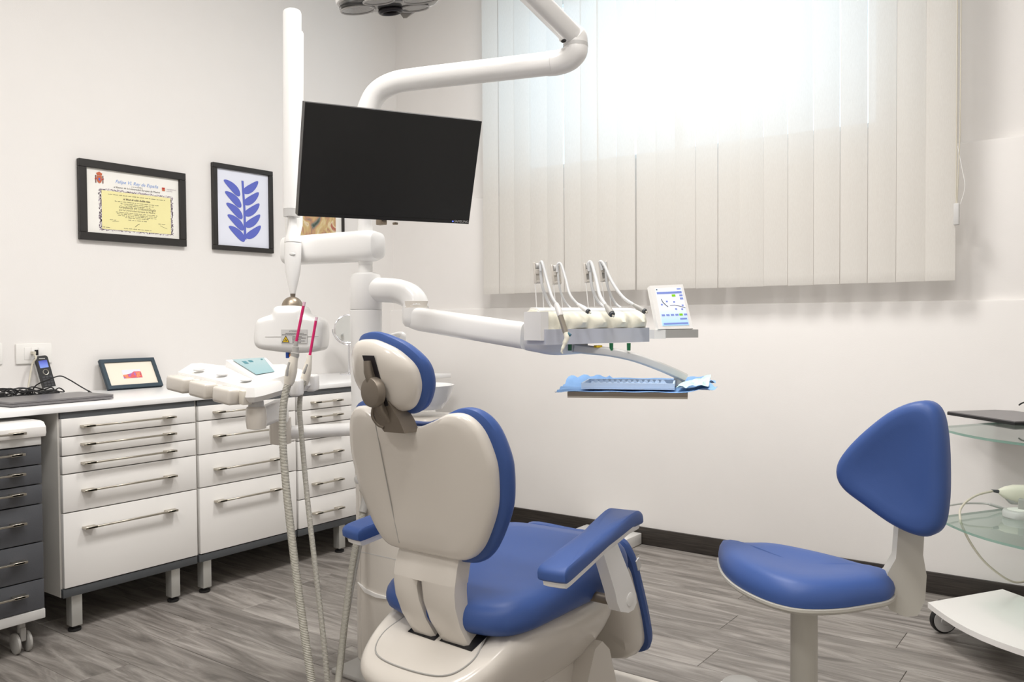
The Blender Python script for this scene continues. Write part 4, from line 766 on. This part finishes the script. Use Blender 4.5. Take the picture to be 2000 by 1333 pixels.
# ------------------------------------------------------------------ suction hoses
def ribbed(pts, r, rib=.0042):
    P = resamp([at(*p) for p in pts], rib/2); return B().tube(P, [r*(1.05 if k % 2 else .90) for k in range(len(P))], 12)
sh = top('suction_hose', at(600, 1390, 2.2), 'thick ribbed grey suction hose with a pink tip, left of the pair', 'suction hose', 'suction hoses in the assistant panel')
hz = [(567, 744, 2.425), (559, 762, 2.42), (553, 800, 2.41), (552, 850, 2.40), (556, 920, 2.38), (565, 1010, 2.34), (577, 1110, 2.28), (589, 1200, 2.23), (600, 1275, 2.19), (611, 1345, 2.16), (624, 1400, 2.17), (640, 1425, 2.25), (652, 1390, 2.42), (662, 1320, 2.56), (672, 1230, 2.66), (684, 1130, 2.74), (698, 1050, 2.79), (709, 1000, 2.82), (713, 982, 2.83)]
obj('hose_tube', ribbed(hz, .0108), 'hose', sh)
obj('socket_cuff', B().tube([at(708, 1002, 2.815), at(712, 988, 2.825), at(715, 972, 2.83)], [.0125, .0135, .0145], 18), 'grey', sh)
obj('handpiece', B().tube([at(563, 752, 2.425), at(565, 744, 2.425), at(569, 725, 2.425), at(573, 705, 2.425), at(575, 697, 2.425)], [.012, .0155, .0165, .0125, .0118], 20), 'offwhite', sh)
obj('valve_lever', B().tube(cat([at(560, 735, 2.40), at(561.5, 722, 2.398), at(565, 708, 2.40)], 4), [.004]*4+[.003]*5, 10), 'grey', sh)
obj('grey_adapter', B().tube([at(575, 699, 2.425), at(576.2, 690, 2.425), at(576.3, 689, 2.425), at(577.5, 678, 2.425), at(577.6, 677, 2.425), at(578.8, 667, 2.425)], [.0115, .0125, .0098, .0092, .0066, .0060], 18), 'grey', sh)
obj('pink_tip', B().tube([at(578.5, 669, 2.425), at(593, 597, 2.425)], .0042, 14), 'pink', sh); obj('clear_end', B().tube([at(593, 598, 2.425), at(594.5, 590, 2.425)], .0045, 14), 'clear', sh)
s2 = top('suction_hose', at(640, 1380, 2.3), 'thin ribbed grey saliva hose with a pink tip, right of the pair', 'suction hose', 'suction hoses in the assistant panel')
hz = [(596, 742, 2.53), (588, 765, 2.52), (585, 800, 2.51), (589, 850, 2.50), (595, 920, 2.48), (603, 1000, 2.45), (613, 1085, 2.41), (624, 1180, 2.36), (634, 1270, 2.31), (641, 1345, 2.28), (648, 1395, 2.30), (655, 1405, 2.38)]
obj('hose_tube', ribbed(hz, .0078, .0036), 'hose', s2)
h2 = [(655, 1405, 2.38), (659, 1372, 2.48), (664, 1300, 2.60), (676, 1210, 2.69), (692, 1120, 2.77), (706, 1050, 2.82), (718, 1000, 2.85), (723, 980, 2.86)]
obj('smooth_tube', B().tube(cat([at(*p) for p in h2], 6), .0085, 12), 'grey', s2); obj('socket_cuff', B().tube([at(720, 992, 2.855), at(724, 976, 2.86)], [.0105, .012], 16), 'black', s2)
obj('handpiece', B().tube([at(594, 752, 2.535), at(596, 742, 2.535), at(600, 722, 2.535), at(603.5, 705, 2.535), at(605, 694, 2.535)], [.010, .0135, .013, .0085, .0072], 20), 'offwhite', s2)
obj('valve_lever', B().tube(cat([at(593, 730, 2.51), at(597, 720, 2.508), at(600, 712, 2.51)], 4), [.004]*4+[.003]*5, 10), 'grey', s2)
obj('pink_tip', B().tube([at(605, 696, 2.535), at(617.2, 626, 2.535)], .0042, 14), 'pink', s2); obj('clear_end', B().tube([at(617.2, 627, 2.535), at(618.3, 620, 2.535)], .0045, 14), 'clear', s2)
# ------------------------------------------------------------------ patient chair
CXc = -1.42
ch = top('dental_chair', (CXc, 1.9, 0), 'blue upholstered patient chair with white plastic shells, seen from behind', 'dental chair')
def sym(half): return half + [(-a, c) for a, c in reversed(half) if abs(a) > 1e-6]
def smooth(half, n=5): return [(q.x, q.y) for q in ccat([(a, c, 0) for a, c in sym(half)], n)]
# seat
so = smooth([(0, 1.575), (.12, 1.585), (.195, 1.615), (.228, 1.68), (.238, 1.78), (.243, 1.95), (.24, 2.10), (.222, 2.19), (.15, 2.235), (0, 2.245)])
def sfn(u, v, h):
    k = max(0, min(1, (v-1.58)/.66)); rise = .048*k**1.4*max(0, (h-.43)/.07) if h > .43 else 0
    dish = -.012*max(0, 1-(u/.2)**2)*max(0, 1-((v-1.9)/.3)**2) if h > .5 else 0
    drop = -.03*max(0, (v-2.15)/.1)**2 if h > .46 else 0
    return V((CXc+u, v, h+rise+dish+drop))
rg = [(('s', .02), .425), (('s', .6), .425), (.05, .425), (.022, .428), (.006, .440), (0, .455), (0, .468), (.004, .482), (.012, .493), (.026, .502), (.045, .508), (('s', .72), .511), (('s', .5), .511), (('s', .25), .511), (('s', .02), .511)]
obj('seat_cushion', B().pad(so, (0, 1.9), rg, sfn), 'blue', ch)
# back shell and cushion
def wrap(u): a = max(0, abs(u)-.072); return .45*a*a+.10*a
def bfn(u, v, h): return V((CXc+u, 1.545-.20*(v-.6)+wrap(u)+h, v))
bh = [(0, .944), (.05, .946), (.10, .962), (.15, .982), (.195, .978), (.23, .945), (.25, .885), (.252, .835), (.235, .765), (.20, .70), (.165, .65), (.125, .622), (.06, .62), (0, .62)]
bh = [(a*(1-.075*max(0, min(1, (c-.66)/.15))), c) for a, c in bh]; bo = smooth(bh)
cr = lambda s_: s_
obj('back_shell', B().pad(bo, (0, .81), [(('s', .02), .004), (('s', .3), .003), (('s', .6), 0), (('s', .85), 0), (.012, .003), (.004, .008), (0, .016), (0, .036), (.02, .04), (('s', .02), .04)], bfn), 'shell', ch)
bc_ = smooth([(a*1.085, .81+(c-.81)*1.065) for a, c in bh])
cush = [(('s', .02), .03), (('s', .8), .03), (.012, .032), (.003, .037), (0, .046), (0, .058), (.006, .072), (.018, .082), (.04, .088), (('s', .6), .084), (('s', .02), .08)]
obj('back_cushion', B().pad(bc_, (0, .81), cush, bfn), 'blue', ch)
for s_ in (-1, 1):
    if s_ < 0: obj('shell_seam', B().tube(cat([bfn(-.088, .945, -.0002), bfn(-.086, .90, .0002), bfn(-.082, .82, .0006), bfn(-.076, .72, .0008), bfn(-.07, .64, .0006)], 6), .0013, 6), 'grey', ch)
# strut with slot
def leg(ul, w0): return None
b = B(); zz = [.385, .41, .45, .50, .535, .555]
def ys(z): return 1.60-.055*math.sin(math.pi*min(1, max(0, (z-.37)/.33)))
def ring(u0, u1, z, th=.055): y_ = ys(z); return [V((CXc+u0, y_+.008, z)), V((CXc+u0+.012, y_, z)), V((CXc+u1-.012, y_, z)), V((CXc+u1, y_+.008, z)), V((CXc+u1, y_+th, z)), V((CXc+u0, y_+th, z))]
Lu = [(-.070, .012), (-.080, .0), (-.093, -.012), (-.102, -.022), (-.105, -.026), (-.106, -.022)]
Ru = [(.030, .120), (.016, .108), (.002, .100), (-.006, .097), (-.008, .097), (-.012, .098)]
b.loft([ring(a, c, z) for (a, c), z in zip(Lu, zz)]); b.loft([ring(a, c, z) for (a, c), z in zip(Ru, zz)])
b.loft([ring(a, c, z, .058) for (a, c), z in (((-.106, .098), .553), ((-.104, .099), .59), ((-.098, .098), .63), ((-.096, .092), .66), ((-.09, .08), .69))])
obj('back_strut', b.bev(.010, 3, 50), 'shell', ch)
obj('strut_seam', B().loft([ring(-.097, .097, .655, .056), ring(-.097, .097, .657, .056)]), 'grey', ch)
# under-seat tub
to = smooth([(0, 1.445), (.09, 1.452), (.155, 1.48), (.195, 1.55), (.212, 1.65), (.218, 1.8), (.218, 2.0), (.20, 2.14), (.12, 2.19), (0, 2.2)])
def tfn(u, v, h):
    sl = .42*max(0, 1.64-v)
    return V((CXc+u, v, h-sl*max(0, (h-.2)/.22)))
tr = [(('s', .05), .20), (('s', .45), .20), (('s', .62), .215), (('s', .80), .26), (.028, .31), (.008, .345), (0, .375), (.002, .395), (.010, .410), (.022, .418), (('s', .8), .423), (('s', .05), .423)]
tub = obj('under_seat_shell', B().pad(to, (0, 1.85), tr, tfn), 'shell', ch)
# inset panel line round the strut and the two dark slots
po = [(-.135, 1.625), (-.150, 1.56), (-.125, 1.505), (-.06, 1.485), (.06, 1.485), (.125, 1.505), (.150, 1.56), (.135, 1.625)]
def tsurf(u, v, d=0): return V((CXc+u, v, .4225-.42*max(0, 1.64-v)*(.2225/.22)+d))
pp = cat([(a, c, 0) for a, c in po], 6); obj('panel_groove', B().tube([tsurf(q.x, q.y, .0002) for q in pp], .0022, 6), 'grey', tub)
pin = [(a*.985, 1.56+(c-1.56)*.985) for a, c in [(q.x, q.y) for q in pp]]
obj('rear_panel', B().loft([[tsurf(a, c, -.004) for a, c in pin], [tsurf(a, c, .0012) for a, c in pin]]), 'shell', tub)
for u0, u1 in ((-.078, .002), (.03, .122)):
    obj('strut_slot', B().prism([tsurf(u0-.006, 1.580, .0022), tsurf(u1+.008, 1.576, .0022), tsurf(u1+.016, 1.632, .0022), tsurf(u0-.002, 1.632, .0022)], Z*.0006), 'black', tub)
# side crease and lower skirt/pedestal
sk = smooth([(0, 1.58), (.10, 1.59), (.15, 1.63), (.165, 1.75), (.165, 1.95), (.15, 2.08), (.08, 2.12), (0, 2.13)])
obj('pedestal', B().pad(sk, (0, 1.86), [(('s', .05), .0), (.0, .0), (-.02, .01), (-.015, .05), (.0, .10), (.01, .18), (.02, .24), (('s', .05), .24)], lambda u, v, h: V((CXc+u, v, h))), 'shell', ch)
# lift arm housing on the right
lo_ = [(1.93, .02), (1.99, .20), (2.03, .275), (2.07, .285), (2.11, .25), (2.15, .14), (2.17, .02)]
b = B().prism([(CXc+.13, y_, z_) for y_, z_ in lo_], (.075, 0, 0)); obj('lift_housing', b.bev(.018, 4, 25), 'shell', ch)
b = B().prism([(CXc-.205, y_, z_) for y_, z_ in lo_], (.075, 0, 0)); obj('lift_housing', b.bev(.018, 4, 25), 'shell', ch)
b = B().box((CXc, 2.0, .012), (.42, .95, .024)).bev(.010, 3); obj('floor_plate', b, 'shell', ch)
# leg rest
def lfn(u, v, h):      # v down the leg rest, h outwards (front)
    return V((CXc+u, 2.225+.185*(v/.42)+h*.9, .515-v*.95+h*.35))
lo2 = smooth([(0, -.02), (.16, -.02), (.20, .03), (.205, .12), (.20, .28), (.18, .385), (.11, .42), (0, .425)])
obj('leg_rest_cushion', B().pad(lo2, (0, .2), [(('s', .02), .0), (('s', .8), .0), (.006, .004), (0, .016), (.004, .034), (.02, .046), (('s', .6), .05), (('s', .02), .05)], lfn), 'blue', ch)
lo3 = smooth([(0, .02), (.14, .025), (.185, .07), (.19, .14), (.185, .28), (.165, .37), (.10, .405), (0, .41)])
obj('leg_rest_shell', B().pad(lo3, (0, .21), [(('s', .02), -.085), (('s', .6), -.085), (.03, -.078), (.012, -.06), (0, -.03), (0, .003), (('s', .02), .003)], lfn), 'shell', ch)
obj('leg_rest_tag', B().box(lfn(.205, .075, .030), (.004, .022, .034), M.Rotation(.4, 3, 'X')), 'lgrey', ch)
# armrests
for s_ in (1, -1):
    n0, n1 = V((CXc+s_*.335, 1.615, .602)), V((CXc+s_*.285, 2.085, .664)); ax = (n1-n0).normalized(); su = X*s_; su = (su-ax*su.dot(ax)).normalized(); up = su.cross(ax); up = -up if up.z < 0 else up; L_ = (n1-n0).length
    half = [(0, 0), (.03, .002), (.038, .015), (.039, .10), (.042, .30), (.044, L_-.03), (.036, L_-.004), (0, L_)]
    ao = [(q.x, q.y) for q in ccat([(a, c, 0) for a, c in sym(half)], 4)]
    def afn(u, v, h, n0=n0, su=su, ax=ax, up=up, L_=L_): return n0+su*u+ax*v+up*(h-.022*max(0, (v-L_+.075)/.075)**2)
    ar = obj('armrest_pad', B().pad(ao, (0, L_/2), [(('s', .03), -.012), (.006, -.012), (0, -.006), (0, .008), (.003, .015), (.010, .020), (.02, .0225), (('s', .4), .0235), (('s', .2), .0235), (('s', .03), .0235)], afn), 'blue', ch)
    ai = [(a*.80, L_/2+(c-L_/2)*.96) for a, c in ao]
    obj('armrest_base', B().pad(ai, (0, L_/2), [(('s', .03), -.030), (.008, -.030), (.002, -.026), (0, -.012), (('s', .03), -.012)], afn), 'white', ch)
    x0 = CXc+s_*.302; w_ = .034
    prof = [(1.875, .612), (1.945, .622), (1.972, .583), (2.030, .495), (2.058, .445), (2.062, .42), (2.045, .405), (2.015, .405), (1.972, .42), (1.953, .45), (1.945, .475), (1.915, .535)]
    b = B().prism([(x0-w_/2, y_, z_) for y_, z_ in prof], (w_, 0, 0)); po_ = obj('armrest_post', b.bev(.008, 3, 28), 'white', ch)
    obj('post_cap', B().lathe((x0+s_*w_/2, 2.022, .440), X*s_, [(.018, -.002), (.018, .002), (.012, .003)], 24), 'white', po_)
    obj('pivot_rod', B().cyl((CXc+s_*.20, 1.975, .445), (x0, 1.975, .445), .014, .014, 18), 'bronze2', ch)
# headrest
HRA = math.radians(-19)
def hfn(u, v, h):
    dv = v-1.072; u, v = u*math.cos(HRA)-dv*math.sin(HRA), 1.072+u*math.sin(HRA)+dv*math.cos(HRA); return hfl(u, v, h)
def hfl(u, v, h): return V((CXc-.016+u, 1.432-.27*(v-1.0)+1.9*max(0, abs(u)-.015)**2+h, v))
hh = [(0, 1.150), (.04, 1.146), (.08, 1.126), (.098, 1.096), (.102, 1.062), (.093, 1.026), (.068, 1.003), (.03, .997), (0, .997)]
ho = smooth(hh)
obj('headrest_shell', B().pad(ho, (0, 1.07), [(('s', .02), -.012), (('s', .3), -.012), (('s', .6), -.009), (.02, -.004), (.006, .004), (0, .014), (0, .034), (('s', .02), .036)], hfn), 'shell', ch)
hc_ = smooth([(a*1.13, 1.075+(c-1.07)*1.16) for a, c in hh])
obj('headrest_cushion', B().pad(hc_, (0, 1.075), [(('s', .02), .026), (('s', .75), .027), (.010, .029), (.002, .035), (0, .045), (.003, .06), (.013, .074), (.03, .083), (('s', .5), .082), (('s', .02), .080)], hfn), 'blue', ch)
# headrest bracket: groove, arm, round knob, lower clamp
def hq(px, py, off): 
    d = ray(px, py); return CAM+d*off
obj('headrest_groove', B().prism([hfl(-.020, 1.118, -.0125), hfl(.018, 1.118, -.0125), hfl(.030, 1.0, -.0125), hfl(-.012, .992, -.0125)], -Y*.0012), 'darklens', ch)
obj('headrest_arm', B().tube([hfl(-.004, 1.105, -.012), hfl(-.002, 1.08, -.020), hfl(.004, 1.04, -.022), hfl(.012, .99, -.020), hfl(.016, .965, -.005)], .012, 14, (1, .8, .6)), 'bronze2', ch)
kc = hfl(.004, 1.032, -.038); kd = V((-.12, -1, -.05)).normalized()
obj('headrest_knob', B().lathe(kc-kd*.022, kd, [(.033, 0), (.0355, .003), (.0355, .018), (.0335, .022), (.029, .023), (.004, .023)], 36), 'bronze2', ch)
b = B().prism([hfl(-.025, 1.005, -.012), hfl(.03, 1.01, -.012), hfl(.055, .965, -.014), hfl(.062, .935, -.014), hfl(.0, .935, -.014), hfl(-.02, .96, -.014)], Y*.05).bev(.006, 2, 40); obj('headrest_clamp', b, 'bronze2', ch)
obj('clamp_loop', B().tube(cat([hfl(-.022, .995, -.01), hfl(-.028, .972, -.014), hfl(-.018, .952, -.012), hfl(.002, .946, -.012)], 5), .0045, 10), 'bronze2', ch)
# ------------------------------------------------------------------ operator stool
sc_ = V((-.672, 2.076, 0)); sf_ = V((-.974, -.196, 0)).normalized(); ss_ = V((-sf_.y, sf_.x, 0))
stl = top('operator_stool', sc_, 'blue dentist stool with a rounded triangular backrest in the right foreground', 'stool')
def stf(f, s, h): return sc_+sf_*f+ss_*s+Z*h
spx = [(1403, 1092, .56), (1409, 1116, .56), (1432, 1142, .555), (1472, 1167, .55), (1520, 1184, .55), (1572, 1193, .55), (1640, 1192, .55), (1700, 1183, .55), (1738, 1170, .555), (1750, 1150, .56), (1742, 1128, .58), (1718, 1108, .60), (1680, 1091, .61), (1640, 1079, .612), (1560, 1061, .615), (1500, 1051, .618), (1450, 1052, .618), (1419, 1066, .60)]
sw = [onz(*p) for p in spx]; sc_ = sum(sw, V((0, 0, 0)))/len(sw); sc_.z = 0; stl.location = sc_; WP[stl.name] = sc_.copy()
so2 = [(q.x, q.y) for q in ccat([((p-sc_).dot(sf_), (p-sc_).dot(ss_), 0) for p in sw], 4)]
def seatf(f, s, h):
    k = max(0, (h-.56)/.05); w_ = .006*k*(f/.2)-.006*k*max(0, 1-(s/.12)**2)*max(0, f/.2)
    return stf(f, s, h+w_+.008*max(0, f/.2)**2)
obj('seat_cushion', B().pad(so2, (0, 0), [(('s', .02), .548), (.012, .548), (.002, .553), (0, .566), (.004, .583), (.014, .598), (('s', .86), .606), (('s', .76), .610), (('s', .6), .610), (('s', .42), .607), (('s', .25), .604), (('s', .02), .603)], seatf), 'blue', stl)
obj('seat_pan', B().pad(so2, (0, 0), [(('s', .02), .528), (('s', .7), .529), (.02, .532), (.004, .538), (-.003, .545), (-.003, .551), (.006, .553), (('s', .02), .553)], lambda f, s, h: stf(f, s, h+.008*max(0, f/.2)**2)), 'stoolgrey', stl)
obj('gas_column', B().lathe((sc_.x, sc_.y, .06), Z, [(.022, 0), (.022, .28)], 28), 'chrome', stl); obj('column_sleeve', B().lathe((sc_.x, sc_.y, .30), Z, [(.031, 0), (.032, .004), (.0315, .23)], 32), 'stoolgrey', stl)
obj('hub', B().lathe((sc_.x, sc_.y, .05), Z, [(.03, 0), (.045, .004), (.045, .05), (.03, .06)], 28), 'chrome', stl)
for k in range(5):
    a = 2*math.pi*k/5+.2; d = V((math.cos(a), math.sin(a), 0)); l = obj('star_leg', B().tube([sc_+d*.03+Z*.085, sc_+d*.27+Z*.062], [.02, .014], 12, (.8, 1.1, .6), Z), 'chrome', stl)
    e = sc_+d*.265; obj('castor', B().lathe(e+V((0, 0, .027))-d.cross(Z)*.02, d.cross(Z), [(.008, 0), (.027, .002), (.027, .015), (.012, .017), (.012, .023), (.027, .025), (.027, .038), (.008, .04)], 20).cyl(e+Z*.03, e+Z*.06, .006), 'rubber', l)
obj('height_lever', B().cyl(stf(.10, .05, .535), at(1466, 1166, 2.02), .004, .004, 10).sph(at(1464, 1166, 2.02), .007, 12), 'chrome', stl)
# backrest on its own plane
bn = (RH*-.75-FH*.66).normalized(); bw = (RH*.66-FH*.75).normalized(); bO = at(1745, 920, 1.93)
tilt = M.Rotation(math.radians(0), 3, bw); 
opx = [(1790, 785), (1824, 800), (1838, 850), (1842, 920), (1840, 990), (1828, 1038), (1795, 1052), (1740, 1031), (1682, 990), (1641, 955), (1629, 922), (1641, 888), (1680, 845), (1735, 803)]
def onpl(px, py): d = ray(px, py); return CAM+d*((bO-CAM).dot(bn)/d.dot(bn))
oo = [((onpl(*p)-bO).dot(bw), (onpl(*p)-bO).z) for p in opx]; oo = [(q.x, q.y) for q in ccat([(a, c, 0) for a, c in oo], 5)]
cu = sum(a for a, c in oo)/len(oo)
def bkf(u, v, h): return bO+bw*u+Z*v+bn*(h+.35*(u-cu)**2)
obj('backrest_cushion', B().pad(oo, (cu, 0), [(('s', .02), -.064), (.02, -.064), (.006, -.058), (.0, -.046), (0, -.022), (.004, -.010), (.012, -.003), (.026, .001), (('s', .65), -.003), (('s', .35), -.009), (('s', .02), -.011)], bkf), 'blue', stl)
kpx = [(1755, 1030), (1806, 1030), (1803, 1085), (1810, 1125), (1807, 1175), (1792, 1204), (1768, 1206), (1738, 1192), (1728, 1168), (1734, 1120), (1750, 1092)]
kz = 1.985; kp = [at(*p, kz) for p in kpx]; b = B().prism(kp, RH*.012+FH*.05).bev(.010, 4, 25); obj('back_bracket', b, 'stoolgrey', stl)
b = B().prism([at(1700, 1150, 2.0), at(1745, 1120, 2.0), at(1745, 1180, 2.0), at(1700, 1185, 2.0)], FH*.05).bev(.006); obj('bracket_foot', b, 'stoolgrey', stl)
# ------------------------------------------------------------------ foot control, floor box
fc = onz(1447, 1352, .0); ft = top('foot_control', (fc.x, fc.y, 0), 'grey round foot pedal on the floor at the bottom edge', 'foot pedal')
obj('pedal_base', B().lathe((fc.x, fc.y, 0), Z, [(.075, 0), (.078, .006), (.07, .014), (.03, .018)], 36), 'lgrey', ft); obj('pedal_plate', B().lathe((fc.x, fc.y, .016), Z, [(.02, 0), (.055, .004), (.058, .012), (.05, .018), (.01, .022)], 36), 'grey', ft)
fb = top('floor_box', (-2.28, 3.78, 0), 'low white cover box on the floor against the back wall', 'floor box')
bx('cover', (-2.45, 3.52, .004), (-2.11, 4.008, .062), 'cab', fb, .004); bx('plinth', (-2.44, 3.53, 0), (-2.115, 4.0, .006), 'tanpaper', fb)
# ------------------------------------------------------------------ equipment trolley at the right
q0 = onz(1812, 1184, .125); q1 = onz(1958, 1158, .125); tq = top('glass_trolley', (-.25, 3.42, 0), 'white trolley with two green glass shelves by the back wall', 'trolley')
def shelfpts(sc, off=V((0, 0, 0)), n=10):
    # left edge q0->q1, front edge bows out towards the room
    A_ = V((q0.x, q0.y, 0)); B_ = V((q1.x, q1.y, 0)); wv = V((.80, -.60, 0)).normalized()
    C_ = B_+wv*.62; D_ = A_+wv*.62; bow = -(B_-A_).normalized(); P = [B_]
    P += [C_]
    for k in range(n+1): t_ = k/n; P.append(D_+(A_-D_)*t_+bow*.075*math.sin(math.pi*t_))
    m = (A_+C_)/2; return [m+(p-m)*sc+off for p in P]
def lev(pts, z): return [V((p.x, p.y, z)) for p in pts]
sp0 = shelfpts(1.0); b = B().prism(lev(sp0, .118), Z*.02).bev(.006, 3, 25); obj('base_board', b, 'cab', tq)
for nme, z_, s_ in (('glass_shelf', .452, .93), ('glass_shelf', .785, .93)):
    P = shelfpts(s_); g_ = obj(nme, B().prism(lev(P, z_), Z*.009), 'shelfglass', tq)
    e_ = B(); b_ = [p for p in P]; cc_ = sum(P, V((0, 0, 0)))/len(P); e_.loft([lev(P, z_+.0005), lev(P, z_+.0085)], cap=False); obj('polished_edge', e_, 'glassedge', g_)
mm = sum(sp0, V((0, 0, 0)))/len(sp0); bk = (sp0[0]+sp0[1])/2
for k in (-1, 1):
    p = bk+(sp0[1]-sp0[0]).normalized()*.16*k+(mm-bk)*.10; obj('post', B().cyl((p.x, p.y, .13), (p.x, p.y, .80), .014, .014, 20), 'alu', tq)
cpos = [onz(1834, 1240, 0)+V((.01, .03, 0)), sp0[0]+(mm-sp0[0])*.15, sp0[1]+(mm-sp0[1])*.15, sp0[2]+(mm-sp0[2])*.14]
for p in cpos:
    p = V((p.x, p.y, 0)); d = V((.63, -.78, 0)); wc = obj('castor', B().lathe(V((p.x, p.y, .050))-d*.013, d, [(.02, 0), (.046, .001), (.050, .005), (.050, .021), (.046, .025), (.02, .026)], 32), 'rubber', tq)
    obj('wheel_disc', B().lathe(V((p.x, p.y, .050))+d*.012, d, [(.043, 0), (.043, .002), (.034, .003), (.018, .0035), (.016, .006), (.002, .007)], 32), 'lgrey', wc); obj('fork', B().box(V((p.x, p.y, .088))-d*.016, (.03, .03, .058)).bev(.006), 'rubber', wc)
# dark-edged laptop on the upper shelf
lz_ = .7945; l0 = onz(1850, 806, lz_+.01); l1 = onz(2000, 829, lz_+.01); l2 = onz(1938, 795, lz_+.015)
dU = (l1-l0); dU.z = 0; dU.normalize(); dV = V((-dU.y, dU.x, 0)); wv_ = abs((l2-l0).dot(dV))
lt = top('laptop', V((l0.x, l0.y, lz_))+dU*.17+dV*.12, 'closed laptop with grey lid and black edge on the upper glass shelf', 'laptop')
def lq(a, d, z_): return V((l0.x, l0.y, z_))+dU*a+dV*d
dpt = min(max(wv_, .2), .27)
obj('base', B().prism([lq(0, 0, lz_), lq(.36, 0, lz_), lq(.36, dpt, lz_), lq(0, dpt, lz_)], Z*.011).bev(.002), 'black', lt); obj('lid', B().prism([lq(.001, .001, lz_+.011), lq(.359, .001, lz_+.011), lq(.359, dpt-.001, lz_+.011), lq(.001, dpt-.001, lz_+.011)], Z*.004).bev(.0015), 'laptop', lt)
ci = onz(1985, 797, lz_+.015); tag(obj('white_plug', B().box((ci.x, ci.y, lz_+.027), (.05, .02, .022)).bev(.004), 'white'), 'small white plug lying on the shelf laptop', 'plug')
tag(obj('black_cord', B().tube(cat([at(1990, 792, 3.25), at(1996, 788, 3.25), at(2004, 787, 3.25), at(2015, 795, 3.25)], 5), .003, 8), 'black'), 'short black cord end above the shelf laptop', 'cable')
# scanner handpiece on its dock
dk = onz(1980, 1012, .461); ds = top('scanner_dock', (dk.x, dk.y, .461), 'white oval scanner dock on the lower glass shelf', 'scanner dock')
ov = [(q.x, q.y) for q in ccat([(a, c, 0) for a, c in [(.075, 0), (.055, .04), (0, .05), (-.05, .042), (-.07, 0), (-.05, -.042), (0, -.05), (.055, -.04)]], 4)]
def dkf(u, v, h): return V((dk.x, dk.y, 0))+RH*(u+.035)+FH*v+Z*h
obj('dock_body', B().pad(ov, (0, 0), [(('s', .03), .461), (.004, .461), (0, .466), (0, .482), (.004, .488), (.012, .490), (('s', .03), .491)], dkf), 'lgrey', ds); obj('label_sheet', B().pad(ov, (0, 0), [(.016, .4905), (.016, .4915), (('s', .03), .4915)], dkf), 'paperw', ds)
obj('dock_post', B().box(dkf(.005, .01, .508), (.03, .03, .04)).bev(.004), 'grey', ds)
sn_ = top('intraoral_scanner', at(1960, 962, 3.25), 'cream handheld scanner resting on its dock', 'scanner')
def sx_(px, py): return at(px, py, 3.24)
b = B().tube([sx_(1950, 960), sx_(1962, 962), sx_(1980, 965), sx_(2030, 967)], [.008, .022, .034, .036], 20, (1, .8, .7), Z); obj('scanner_body', b, 'cream', sn_); b = B().tube([sx_(1958, 966), sx_(1975, 973), sx_(2030, 973)], [.006, .024, .028], 16, (1, .8, .6), Z); obj('grip', b, 'lgrey', sn_); obj('cable_boot', B().tube([sx_(1937, 959), sx_(1952, 961)], [.0045, .007], 12), 'dgrey', sn_)
cb = [(1940, 959.5, 3.24), (1910, 967, 3.22), (1888, 980, 3.18), (1876, 995, 3.14), (1875, 1010, 3.10), (1880, 1030, 3.08), (1898, 1065, 3.10), (1925, 1100, 3.14), (1960, 1128, 3.2), (1985, 1138, 3.25), (2010, 1132, 3.3), (2040, 1110, 3.3)]
tag(obj('scanner_cable', B().tube(cat([at(*p) for p in cb], 6), .0042, 10), 'beigecable'), 'ivory cable looping from the scanner down below the glass shelf', 'cable')
c2 = [(1851, 988, 3.16), (1880, 984, 3.2), (1908, 983.5, 3.22), (1930, 985, 3.22), (1955, 992, 3.22), (1968, 996, 3.22)]
tag(obj('dock_cable', B().tube(cat([at(*p) for p in c2], 6), .004, 8).tube([at(1932, 985, 3.22), at(1955, 992, 3.22)], [.006, .006], 10), 'lgrey'), 'grey cable lying across the lower glass shelf to the dock', 'cable')
